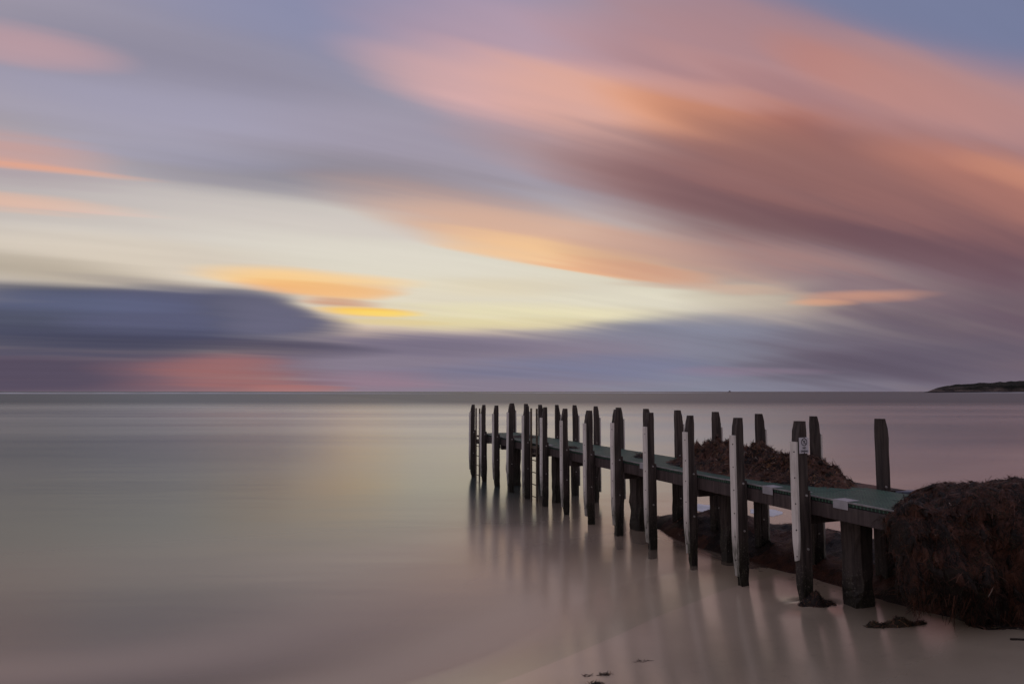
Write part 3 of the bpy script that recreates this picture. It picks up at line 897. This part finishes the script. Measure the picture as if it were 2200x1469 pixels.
box('end_beam', 0.172, 0.998, y_end - .07, y_end, 0.958, 1.097, .006, jetty, MAT['beam'])

# deck: moulded grating panels with a pale edge angle on the near side
ps = -1.10
k = 0
while ps < y_end - 0.05:
    pe = min(ps + 1.218, y_end)
    dz = rj.uniform(-.003, .003)
    p = box('deck_panel', 0.1115, 1.082, ps + .004, pe - .004, 1.101 + dz, DECK + dz, .004, jetty, MAT['grating'])
    box('edge_trim', 0.0995, 0.1105, ps + .006, pe - .006, 1.134 + dz, DECK + dz + .003, .002, p, MAT['trim'])
    ps += 1.218
    k += 1

# folded pale plates over the near deck edge
def edge_plate(s, w, drop=0.075):
    t = 0.004
    xo = 0.0935
    prof = [(0.245, DECK + .009), (xo, DECK + .009), (xo, DECK - drop), (xo + t, DECK - drop), (xo + t, DECK + .009 - t), (0.245, DECK + .009 - t)]
    vs = [(x, s, z) for x, z in prof] + [(x, s + w, z) for x, z in prof]
    n = len(prof)
    fs = [tuple(range(n)), tuple(range(2 * n - 1, n - 1, -1))] + [(q, q + n, (q + 1) % n + n, (q + 1) % n) for q in range(n)]
    link('edge_plate', mesh('edge_plate', vs, fs), jetty, MAT['plate'])
for s, w in ((-0.50, 0.18), (0.10, 0.13), (0.52, 0.16), (3.15, 0.16), (6.8, .15)):
    edge_plate(s, w)

# ladders on the near side
def ladder(name, s, label, z1=1.86, z0=-0.2, gap=0.30):
    t = empty(name, jw(0.02, s, 0.0), JA)
    tag(t, label, 'ladder', 'steel ladders on the jetty')
    for yy in (0, gap):
        box('stile', -.016, .016, yy - .022, yy + .022, z0, z1, .005, t, MAT['ladder'])
    z = 0.10
    while z < DECK + .15:
        bm = bmesh.new()
        disc_bm(bm, (0, gap / 2, z), (0, 1, 0), 0.011, gap - .045, 8)
        link('rung', from_bm('rung', bm), t, MAT['ladder'])
        z += 0.24
    for z in (1.08, 0.95):
        box('bracket', .017, .080, .024, gap - .024, z - .015, z + .015, .003, t, MAT['ladder'])
    return t
ladder('ladder', FRONT[7] + 0.42, 'steel ladder with rungs halfway along the jetty, its stile rising above the deck')
ladder('ladder', FRONT[11] + 0.38, 'thin steel ladder between the two outermost posts of the jetty', z1=1.78)

# small splintered bits that hang under the deck
def hanging(name, wx, s, z0, z1, r, mat, label):
    vs, fs = [], []
    n = 6
    for q in range(n + 1):
        z = z1 + (z0 - z1) * q / n
        c = jw(wx + .03 * math.sin(q * .9), s - .05 * q / n, z)
        rr = r * (1 - 0.5 * q / n)
        for a in range(4):
            vs.append((c.x + rr * math.cos(a * 1.571), c.y + rr * math.sin(a * 1.571), z))
    for q in range(n):
        for a in range(4):
            i0 = q * 4 + a; i1 = q * 4 + (a + 1) % 4
            fs.append((i0, i1, i1 + 4, i0 + 4))
    fs += [(0, 1, 2, 3), tuple(n * 4 + a for a in (3, 2, 1, 0))]
    o = link(name, mesh(name, vs, fs), None, mat)
    return tag(o, label, 'timber' if 'timber' in name else 'seaweed')
hanging('hanging_timber', 1.10, 6.60, 0.22, 1.10, .035, MAT['timber'], 'loose splintered timber dangling behind the jetty under the deck edge')
hanging('hanging_weed', 0.30, 10.35, 0.62, 0.96, .045, WEED[3], 'wisp of seaweed hanging under the far end of the deck')

# ------------------------------------------------------------------ the sign on the nearest post
sg = empty('no_diving_sign', jw(0, 0, 0), JA)
tag(sg, 'small white NO DIVING sign with crossed-out diver on the nearest post', 'sign')
YF = -H + 0.012 - 0.016
box('plate', -.058, .062, YF, YF + .006, 1.575, 1.735, .001, sg, MAT['sign'])
def ring(name, cx, cz, r0, r1, parent):
    n = 28
    vs, fs = [], []
    for q in range(n):
        a = 2 * math.pi * q / n
        for r in (r0, r1):
            vs.append((cx + r * math.cos(a), YF - .0022, cz + r * math.sin(a)))
    for q in range(n):
        a, b = 2 * q, 2 * ((q + 1) % n)
        fs.append((a, a + 1, b + 1, b))
    return link(name, mesh(name, vs, fs), parent, MAT['print'])
CX, CZ = .002, 1.690
ring('prohibition_ring', CX, CZ, .031, .0385, sg)
def bar(name, pts, w, parent, off=.0024):
    vs, fs = [], []
    for i, (x, z) in enumerate(pts):
        j = min(i, len(pts) - 2)
        dx, dz = pts[j + 1][0] - pts[j][0], pts[j + 1][1] - pts[j][1]
        l = math.hypot(dx, dz); nx_, nz_ = -dz / l * w / 2, dx / l * w / 2
        vs += [(CX + x + nx_, YF - off, CZ + z + nz_), (CX + x - nx_, YF - off, CZ + z - nz_)]
    for i in range(len(pts) - 1):
        fs.append((2 * i, 2 * i + 1, 2 * i + 3, 2 * i + 2))
    return link(name, mesh(name, vs, fs), parent, MAT['print'])
bar('slash', [(-.024, .024), (.024, -.024)], .007, sg, .0032)
bar('diver_figure', [(.014, .018), (.004, .006), (-.008, .000)], .008, sg)
bar('diver_figure', [(.004, .006), (-.006, .012), (-.014, .006)], .005, sg, .0028)
bar('wave_mark', [(-.018, -.016), (-.010, -.012), (-.002, -.016), (.006, -.012), (.014, -.016)], .005, sg)
for txt, zz, sz in (('NO', 1.622, .027), ('DIVING', 1.590, .027)):
    cu = bpy.data.curves.new('lettering', 'FONT')
    cu.body = txt; cu.size = sz; cu.align_x = 'CENTER'; cu.extrude = 0.0004; cu.offset = 0.0006
    to = bpy.data.objects.new('tmp', cu)
    COL.objects.link(to)
    me = bpy.data.meshes.new_from_object(to)
    bpy.data.objects.remove(to)
    o = link('lettering', me, sg, MAT['print'])
    o.location = (CX, YF - .0024, zz)
    o.rotation_euler = (math.pi / 2, 0, 0)
for zz in (1.728, 1.582):
    bm = bmesh.new(); disc_bm(bm, (CX, YF - .004, zz), (0, -1, 0), .005, .006, 8)
    link('screw', from_bm('screw', bm), sg, MAT['hole'])

# ------------------------------------------------------------------ landing behind the weed: beams running off along the shore
ld = empty('landing_stage', (4.55, 7.2, 0), 0)
tag(ld, 'timber landing running off behind the seaweed-covered end of the jetty', 'landing')
box('rear_beam', -0.44, 4.2, 0.20, 0.30, 0.93, 1.095, .006, ld, MAT['beam'])
box('beam_cap', -0.44, 4.2, 0.19, 0.32, 1.099, 1.135, .005, ld, MAT['bluebeam'])
box('front_beam', -0.75, 4.2, -1.12, -1.02, 0.93, 1.09, .006, ld, MAT['beam'])
for k in range(4):
    box('deck_panel', -0.10 + k * 1.06, 0.95 + k * 1.06, -1.00, 0.18, 1.02, 1.10, .004, ld, MAT['grating'])
for x in (-.5, 0.9, 2.4, 3.8):
    for y in (-0.98, 0.25):
        timber('pile', x - .11, x + .11, y - .11, y + .11, levels(-.3, 0.93), 400 + x * 7 + y, ld, MAT['timber'])

# ================================================================== seaweed
rw = random.Random(23)

def blades(name, pts, parent, lo=0.05, hi=0.16, width=0.008, weights=(6, 6, 1.2, 1.4, 0.25), droop=0.0, spread=1.0, lift=0.012, segs=2, mats=None):
    """pts: (position, normal, down-slope direction). Each blade a narrow bent ribbon lying on the heap."""
    vs, fs, mi = [], [], []
    idx = list(range(5))
    for (p, nrm, down) in pts:
        L = rw.uniform(lo, hi)
        ang = rw.uniform(-math.pi, math.pi) * spread
        t = nrm.orthogonal().normalized() if down is None else down
        t = Matrix.Rotation(ang, 3, nrm) @ t
        b = nrm.cross(t).normalized()
        w = width * rw.uniform(0.6, 1.5)
        k = rw.choices(idx, weights)[0]
        base = len(vs)
        c = p + nrm * rw.uniform(-0.004, lift)
        bend = rw.uniform(-0.7, 0.7)
        up = rw.uniform(-0.1, 0.22)
        tw = rw.uniform(-1, 1)
        for q in range(segs + 1):
            f = q / segs
            side = (b * math.cos(tw * f) + nrm * math.sin(tw * f)) * (w * (1 - 0.55 * f) * 0.5)
            vs += [c + side, c - side]
            d = (t + b * bend * f + nrm * (up * (0.6 - f))).normalized()
            c = c + d * (L / segs) + Vector((0, 0, -droop * L / segs * f))
        for q in range(segs):
            a = base + 2 * q
            fs.append((a, a + 1, a + 3, a + 2)); mi.append(k)
    o = link(name, mesh(name, vs, fs, mi), parent, mats or WEED)
    return tag(o, kind='stuff')

def surface_points(me, count, test=None):
    me.calc_loop_triangles()
    tris, acc, tot = [], [], 0.0
    for t in me.loop_triangles:
        if test and not test(t.center if hasattr(t, 'center') else me.polygons[t.polygon_index].center, t.normal):
            continue
        tot += t.area; tris.append(t); acc.append(tot)
    import bisect
    V = me.vertices
    out = []
    for _ in range(count):
        t = tris[min(len(tris) - 1, bisect.bisect_left(acc, rw.random() * tot))]
        a, b = rw.random(), rw.random()
        if a + b > 1: a, b = 1 - a, 1 - b
        A, B, C = (V[i].co for i in t.vertices)
        n = Vector(t.normal)
        down = Vector((0, 0, -1)) - n * n.dot(Vector((0, 0, -1)))
        out.append((A + (B - A) * a + (C - A) * b, n, down.normalized() if down.length > 0.25 else None))
    return out

def heap_field(name, x0, x1, y0, y1, nx_, ny_, hfun, base, mat):
    """a closed mound: height field over a rectangle with its own underside"""
    vs, fs = [], []
    for j in range(ny_ + 1):
        for i in range(nx_ + 1):
            x = x0 + (x1 - x0) * i / nx_; y = y0 + (y1 - y0) * j / ny_
            b = base(x, y)
            vs.append((x, y, max(b - 0.01, b + hfun(x, y))))
    n = nx_ + 1
    for j in range(ny_):
        for i in range(nx_):
            a = j * n + i
            fs.append((a, a + 1, a + n + 1, a + n))
    m0 = len(vs)
    ringi = [i for i in range(n)] + [j * n + nx_ for j in range(1, ny_ + 1)] + [ny_ * n + i for i in range(nx_ - 1, -1, -1)] + [j * n for j in range(ny_ - 1, 0, -1)]
    for i in ringi:
        vs.append((vs[i][0], vs[i][1], vs[i][2] - 0.03))
    r = len(ringi)
    for q in range(r):
        fs.append((ringi[q], m0 + q, m0 + (q + 1) % r, ringi[(q + 1) % r]))
    fs.append(tuple(m0 + q for q in range(r)))
    return mesh(name, vs, fs)

def bump2(x, y, cx, cy, rx, ry):
    return math.exp(-((x - cx) / rx) ** 2 - ((y - cy) / ry) ** 2)

def locks(name, me, count, parent, test, lo, hi, hang, mats, weights=(5, 3)):
    """matted lumps and hanging locks of weed that break up the surface of a heap"""
    vs, fs, mi = [], [], []
    for (p, nrm, down) in surface_points(me, count, test):
        r = rw.uniform(lo, hi) * rw.uniform(.6, 1.0)
        t = down if down is not None else nrm.orthogonal().normalized()
        t = (t + nrm.cross(t) * rw.uniform(-.5, .5)).normalized()
        b = nrm.cross(t).normalized()
        L = r * (rw.uniform(1.4, 3.2) if down is not None and hang else rw.uniform(.9, 1.7))
        base = len(vs); sd = rw.uniform(0, 50); n, m = 8, 4
        k = rw.choices(range(len(weights)), weights)[0]
        for j in range(m):
            a = j / m * 1.5
            for i in range(n):
                u = 2 * math.pi * i / n
                q = 1 + .55 * nz(math.cos(u) * 1.4 + sd, math.sin(u) * 1.4, j * .6)
                vs.append(p + t * (L * math.cos(a) * math.cos(u) * q + (L * .4 if hang else 0)) + b * (r * math.cos(a) * math.sin(u) * q) + nrm * (r * .75 * math.sin(a) * q - r * .22))
        vs.append(p + nrm * (r * .55) + t * (L * .4 if hang else 0))
        for j in range(m - 1):
            for i in range(n):
                a, c = base + j * n + i, base + j * n + (i + 1) % n
                fs.append((a, c, c + n, a + n)); mi.append(k)
        for i in range(n):
            fs.append((base + (m - 1) * n + i, base + (m - 1) * n + (i + 1) % n, base + m * n)); mi.append(k)
    me2 = mesh(name, vs, fs, mi, smooth=True)
    tag(link(name, me2, parent, mats), kind='stuff')
    return me2

# heap on the deck, piled against the far posts (jetty frame)
def deck_h(x, y):
    h = 0.36 * bump2(x, y, 1.02, 2.12, .34, .34) + 0.30 * bump2(x, y, 0.98, 2.78, .36, .40) + 0.30 * bump2(x, y, 0.98, 1.02, .32, .42)
    h += 0.22 * bump2(x, y, 0.85, 1.6, .34, .8) + 0.10 * bump2(x, y, 0.62, 1.9, .28, 1.0) + .06 * bump2(x, y, .95, .45, .2, .25)
    h = min(h, .34) * (0.92 + 0.55 * fbm(x, y, 0.0, 4.6, 5))
    e = min(1, (x - .26) / .12, (1.36 - x) / .1)
    if x > 1.1: h -= (x - 1.1) * 1.1
    return (h + 0.02 * fbm(x, y, 4, 9, 3)) * max(0, e) - 0.035
hp = empty('seaweed_heap', jw(0.8, 1.8, DECK), 0)
tag(hp, 'red-brown heap of seagrass piled on the jetty deck against the far posts', 'seaweed')
me = heap_field('mound', 0.24, 1.38, -0.05, 3.75, 38, 120, deck_h, lambda x, y: DECK + .004, None)
for v in me.vertices:
    p = jw(v.co.x, v.co.y, v.co.z); v.co = p - hp.location
me.update()
mo = link('mound', me, hp, [WEED[0], WEED[1]])
for p in me.polygons:
    p.material_index = 1 if nz(p.center.x * 3, p.center.y * 3, p.center.z * 3) > -0.1 else 0
up_only = lambda c, n: n[2] > 0.1 and c[2] > 0.012
lk = locks('clumps', me, 520, hp, up_only, .012, .042, False, [WEED[0], WEED[1]], (4, 6))
blades('clump_strands', surface_points(lk, 4000), hp, .02, .07, .006, (3, 9, 1.6, 1.2, .2))
blades('strands', surface_points(me, 12000, up_only), hp, .025, .085, .007, (4, 9, 1.8, 1.2, .3))
blades('fringe', surface_points(me, 500, up_only), hp, .05, .12, .004, (6, 6, 1, 1, .3), lift=.03)

# bank of weed lying on the beach beneath and behind the far row
def bank_h(x, y):
    c = 1.75 + 0.25 * nz(y, 0, 0, .5)
    prof = max(0.0, 1 - ((x - c) / 0.95) ** 2)
    end = min(1, max(0, (y + 2.6) / .8), max(0, (5.0 + .3 * nz(x, 0, 3, 2) - y) / 1.5))
    return (0.34 * prof ** .7 * (1 + .4 * fbm(x, y, 0, 1.6, 4))) * end ** .7 - 0.03
bk = empty('seaweed_bank', jw(1.7, 1.2, 0), 0)
tag(bk, 'long low dark bank of seaweed on the shore beneath and behind the jetty', 'seaweed')
me = heap_field('mound', 0.66, 2.9, -2.7, 5.2, 40, 130, bank_h, lambda x, y: max(-0.01, ground_z(*jw(x, y).xy)), None)
for v in me.vertices:
    v.co = jw(v.co.x, v.co.y, v.co.z) - bk.location
me.update()
link('mound', me, bk, [WEED[0], MAT['weed_brown']])
for p in me.polygons:
    p.material_index = 1 if nz(p.center.x * 2, p.center.y * 2, p.center.z * 2) > 0.0 else 0
blades('strands', surface_points(me, 14000, lambda c, n: n[2] > 0.05), bk, .03, .10, .008, (6, 7, .8, 1.2, .1), mats=[WEED[0], MAT['weed_brown'], WEED[1], WEED[3], WEED[4]])

DARK = [WEED[0], MAT['weed_brown'], WEED[1], WEED[3], WEED[4]]
# the great curtain of weed over the landward end
def curtain():
    root = empty('seaweed_curtain', (4.6, 6.4, 0.1), 0)
    tag(root, 'tall dark mass of seaweed draped over the landward end of the jetty', 'seaweed')
    vs, fs = [], []
    X0, X1, nu = 3.33, 8.2, 150
    def lerp_path(path, n):
        # resample a closed path of (y, z) evenly
        pts = path + [path[0]]
        seg = [math.dist(pts[q], pts[q + 1]) for q in range(len(path))]
        tot = sum(seg); out = []; q = 0; acc = 0.0
        for k in range(n):
            d = tot * k / n
            while acc + seg[q] < d:
                acc += seg[q]; q += 1
            f = (d - acc) / seg[q]
            out.append((pts[q][0] + (pts[q + 1][0] - pts[q][0]) * f, pts[q][1] + (pts[q + 1][1] - pts[q][1]) * f))
        return out
    nv = 110
    for i in range(nu + 1):
        x = X0 + (X1 - X0) * (i / nu) ** 1.25
        e = min(1.0, (x - X0) / 0.07)
        e = math.sqrt(max(0.0, 1 - (1 - e) ** 2))                  # rounded end
        step = 1 / (1 + math.exp(-(x - 3.88) / 0.03))
        yf = 5.88 - 0.04 * step + 0.03 * nz(x, 0, 5, 1.5)
        g = ground_z(x, yf)
        topz = 1.17 + 0.06 * min(1, max(0, (x - 3.36) / .45)) + 0.10 * min(1, max(0, (x - 3.80) / .16)) + .05 * min(1, max(0, (x - 4.0) / .6)) + .02 * nz(x, 0, 0, 2.6)
        zb = 0.40 - (0.45 - g) * step + 0.05 * nz(x, 0, 0, 6)
        path = [(yf + .05, zb), (yf, zb + .1), (yf - .07, 0.7), (yf - .03, 1.0), (yf + .03, topz - .10), (yf + .12, topz - .03), (yf + .30, topz),
                (6.7, topz - .08), (7.3, max(1.14, topz - .19)), (7.52, max(1.135, topz - .24)), (7.6, 1.125), (7.45, 1.11), (6.9, 1.115), (6.35, 1.11), (6.24, 1.0), (6.2, .7), (6.14, zb + .06), (6.05, zb)]
        yb = min(7.6, 6.30 + max(0.0, x - 3.45) * 1.05)             # the deck stays clear further back
        path = [(min(y, yb - (0.08 if z > topz - .06 else 0.0)), z) for y, z in path]
        cy, cz = 6.08, 0.98
        for k, (y, z) in enumerate(lerp_path(path, nv)):
            y = cy + (y - cy) * (0.06 + 0.94 * e); z = cz + (z - cz) * (0.06 + 0.94 * e)
            face = max(0.0, min(1.0, (6.2 - y) / .2)) * (1 if z < 1.15 else .4)
            y -= face * (0.11 * nz(x * 4.5, 0, 0.5 * z) + 0.075 * nz(x * 11, z * .8, 3) + 0.09 * fbm(x, y, z, 2.4, 5)) * e
            if z > 1.13:
                z += 0.08 * fbm(x + 9, y, z, 4.6, 5) * e
            vs.append((x + 0.03 * nz(z * 4, y * 4, 1) - root.location.x, y - root.location.y, z - root.location.z))
    for i in range(nu):
        for k in range(nv):
            a, b = i * nv + k, i * nv + (k + 1) % nv
            fs.append((a, a + nv, b + nv, b))
    fs.append(tuple(range(nv)))
    fs.append(tuple(nu * nv + k for k in range(nv - 1, -1, -1)))
    me = mesh('mound', vs, fs)
    bm = bmesh.new(); bm.from_mesh(me); bmesh.ops.recalc_face_normals(bm, faces=bm.faces); bm.to_mesh(me); bm.free()
    link('mound', me, root, [WEED[0], MAT['weed_brown']])
    for p in me.polygons:
        p.material_index = 1 if nz(p.center.x * 4, p.center.y * 2, p.center.z * 1.5) > 0.0 - .3 * (p.center.z > 1.0) else 0
    view = lambda c, nrm: c[0] < 1.6
    front = lambda c, nrm: c[0] < 1.6 and (nrm[1] < -0.1 or nrm[0] < -0.2)
    lk = locks('clumps', me, 1100, root, lambda c, nrm: c[0] < 1.6 and (nrm[1] < -.1 or nrm[2] > .3 or nrm[0] < -.3), .014, .048, True, DARK[:2], (6, 4))
    blades('clump_strands', surface_points(lk, 14000), root, .02, .10, .005, (8, 7, 1.0, 2, .02), droop=.5, spread=.5, mats=DARK, lift=.006)
    blades('strands', surface_points(me, 12000, front), root, .03, .13, .005, (10, 6, .9, 2.4, .02), droop=.4, spread=.35, segs=2, lift=.006, mats=DARK)
    blades('top_strands', surface_points(me, 12000, lambda c, nrm: c[0] < 1.6 and nrm[2] > 0.3), root, .02, .07, .006, (6, 8, 3.2, 1.4, .06), lift=.018, mats=DARK)
    # tassels that hang from the lower edge
    blades('tassels', surface_points(me, 1500, lambda c, nrm: c[0] < 1.6 and c[2] < .45 and nrm[1] < 0.2), root, .08, .20, .006, (8, 6, .6, 2, 0), droop=.8, spread=.12, segs=3, mats=DARK)
    # a few wiry stalks sticking out of the crest
    blades('stalks', surface_points(me, 420, lambda c, nrm: c[0] < 1.6 and nrm[2] > 0.6), root, .04, .11, .004, (5, 5, 2, 2, .3), lift=.035, mats=DARK)
curtain()

# loose clumps on the sand and under the first post
def clump(label, wx, wy, rx, ry, h, count, weights, seed, name='seaweed_clump', lo=.03, hi=.10, width=.007):
    z = max(ground_z(wx, wy), 0.0)
    t = empty(name, (wx, wy, z), 0)
    tag(t, label, 'seaweed')
    hf = lambda x, y: h * max(0, 1 - (x / rx) ** 2 - (y / ry) ** 2) ** .6 * (1 + .75 * fbm(x + seed, y, 0, 9, 3)) * (.75 + .35 * math.sin(x * 26 + seed)) - .012
    me = heap_field('mound', -rx * 1.05, rx * 1.05, -ry * 1.05, ry * 1.05, 26, 14, hf, lambda x, y: max(ground_z(wx + x, wy + y), 0.0) - z, None)
    link('mound', me, t, [WEED[3] if weights[3] > weights[0] else WEED[0]])
    blades('strands', surface_points(me, count, lambda c, n: n[2] > .1 and (c[0] / rx) ** 2 + (c[1] / ry) ** 2 < 1.0), t, lo, hi, width, weights)
    return t
clump('olive-brown clump of seaweed lying alone on the sand before the draped end', 3.37, 6.15, .27, .085, .06, 2200, (4, 3, 1.0, 5, .0), 1, lo=.012, hi=.05, width=.005)
clump('dark tuft of weed gathered round the foot of the nearest post', 3.02, 6.92, .19, .11, .09, 900, (6, 3, .8, 3, .0), 2, lo=.012, hi=.05, width=.005)
clump('dark twiggy weed at the foot of the draped seaweed', 4.05, 5.86, .14, .06, .04, 300, (6, 3, .8, 1, .1), 5)
for k, (px_, py_, rx, lab) in enumerate(((0.62, 5.20, .072, 'small flat wisp of weed on the wet sand, nearest the camera'),
                                         (0.715, 5.38, .066, 'small flat wisp of weed, second from the camera on the wet sand'),
                                         (1.04, 5.64, .072, 'lone small wisp of weed on the wet sand, farthest from the camera'),
                                         (0.585, 5.39, .055, 'faint wisp of weed beside the second one on the wet sand'))):
    clump(lab, px_, py_, rx, .026, .014, 170, (6, 3, 1, 2, .1), 8 + k, 'weed_wisp', .02, .05, .005)
# mats of weed on the deck
for k, (x, y, r, lab) in enumerate(((0.55, 4.02, .10, 'small dark clump of weed on the deck seaward of the big heap'),
                                    (0.30, 6.1, .12, 'scatter of weed along the near deck edge midway out'),
                                    (0.55, 9.3, .30, 'spread of weed on the deck towards the seaward end'))):
    c = jw(x, y, DECK)
    t = empty('seaweed_clump', (c.x, c.y, DECK + .004), JA)
    tag(t, lab, 'seaweed')
    h = .05 if k == 0 else .025
    hf = lambda X, Y: h * max(0, 1 - (X / r) ** 2 - (Y / (r * 1.6)) ** 2) ** .6 * (1 + .8 * fbm(X + k, Y, 0, 12, 3)) - .006
    me = heap_field('mound', -r * .95, r * .95, -r * 1.65, r * 1.65, 14, 22, hf, lambda X, Y: 0.0, None)
    link('mound', me, t, [WEED[0]])
    blades('strands', surface_points(me, 420, lambda cc, n: n[2] > .1), t, .03, .10, .006, (5, 4, 1, 2, .2))

# two thin stems washed up on the sand
def stem(label, pts, r):
    vs, fs = [], []
    P = []
    for i in range(len(pts) - 1):
        for q in range(5):
            f = q / 5
            P.append((pts[i][0] + (pts[i + 1][0] - pts[i][0]) * f, pts[i][1] + (pts[i + 1][1] - pts[i][1]) * f))
    P.append(pts[-1])
    for i, (x, y) in enumerate(P):
        y += .012 * nz(i * .8, pts[0][0], 0)
        z = ground_z(x, y) + r * .8
        rr = r * (1.1 - .6 * i / len(P)) * (1 + .4 * nz(i, 2, 0))
        for a in range(6):
            t = a * math.pi / 3
            vs.append((x, y + rr * math.cos(t) * 1.2, z + rr * math.sin(t)))
    for i in range(len(P) - 1):
        for a in range(6):
            fs.append((i * 6 + a, i * 6 + (a + 1) % 6, (i + 1) * 6 + (a + 1) % 6, (i + 1) * 6 + a))
    fs += [tuple(range(6)), tuple((len(P) - 1) * 6 + a for a in range(6))]
    o = link('washed_up_stem', mesh('washed_up_stem', vs, fs), None, WEED[0])
    tag(o, label, 'seaweed')
stem('thin dark stem poking out from the foot of the draped seaweed', [(3.98, 5.88), (4.13, 5.80), (4.28, 5.72), (4.42, 5.66)], .010)
stem('thin dark stem lying on the sand, the lower of two', [(3.92, 5.52), (4.12, 5.46), (4.32, 5.38), (4.52, 5.30)], .008)

# lines of surf far out and a pale swash line along the weed bank
def foam_mat():
    M = Mat('foam')
    n = M.noise(M.coords('Object', (1, 1, 1)), 3.0, 4.0)
    return M.done(M.bsdf(M.mix(M.map(n, .3, .7), (0.55, 0.56, 0.58, 1), (0.72, 0.72, 0.74, 1)), .8, .2))
MAT['foam'] = foam_mat()
def surf(label, x0, x1, y, w, h, seed):
    n = 60
    vs, fs = [], []
    for i in range(n + 1):
        f = i / n
        x = x0 + (x1 - x0) * f
        k = max(0.03, math.sin(f * math.pi) ** .6 * (0.6 + .9 * abs(nz(seed + f * 9, 0, 0))))
        yy = y + w * 2 * nz(seed + f * 4, 1, 0)
        vs += [(x, yy - w * k, -.02), (x, yy - w * .3 * k, h * k), (x, yy + w * .4 * k, h * k * .8), (x, yy + w * k, -.02)]
    for i in range(n):
        for q in range(3):
            a = i * 4 + q
            fs.append((a, a + 4, a + 5, a + 1))
    o = link('breaking_wave', mesh('breaking_wave', vs, fs), None, MAT['foam'])
    tag(o, label, 'wave', 'lines of surf far out')
surf('long thin line of surf under the red glow near the horizon', -560, -60, 720, 14, 1.1, 1)
surf('short line of surf near the horizon at the left edge of the picture', -1000, -520, 900, 16, 1.0, 5)
surf('thin line of surf near the horizon beyond the seaward end of the jetty', -60, 330, 1050, 14, 0.9, 9)
surf('pale line of surf breaking at the foot of the headland', 830, 1400, 1330, 10, 1.2, 13)

# flat rafts of pale foam on the water behind the weed bank
def raft(label, wx, wy, rx, ry, seed):
    n = 22
    vs = [(wx, wy, .012)]
    for q in range(n):
        t = 2 * math.pi * q / n
        k = 1 + .45 * nz(math.cos(t) * 2 + seed, math.sin(t) * 2, 0)
        vs.append((wx + rx * k * math.cos(t), wy + ry * k * math.sin(t), .006))
    for q in range(n):
        vs.append((vs[1 + q][0], vs[1 + q][1], -.01))
    fs = [(0, 1 + q, 1 + (q + 1) % n) for q in range(n)]
    fs += [(1 + q, 1 + n + q, 1 + n + (q + 1) % n, 1 + (q + 1) % n) for q in range(n)]
    tag(link('foam_raft', mesh('foam_raft', vs, fs), None, MAT['foam']), label, 'foam', 'rafts of foam behind the weed bank')
raft('pale raft of foam beyond the weed bank, under the seaward end of the heap', 3.72, 13.1, .36, .45, 2)
raft('pale raft of foam beyond the weed bank, just right of the second nearest post', 4.66, 12.7, .30, .42, 6)
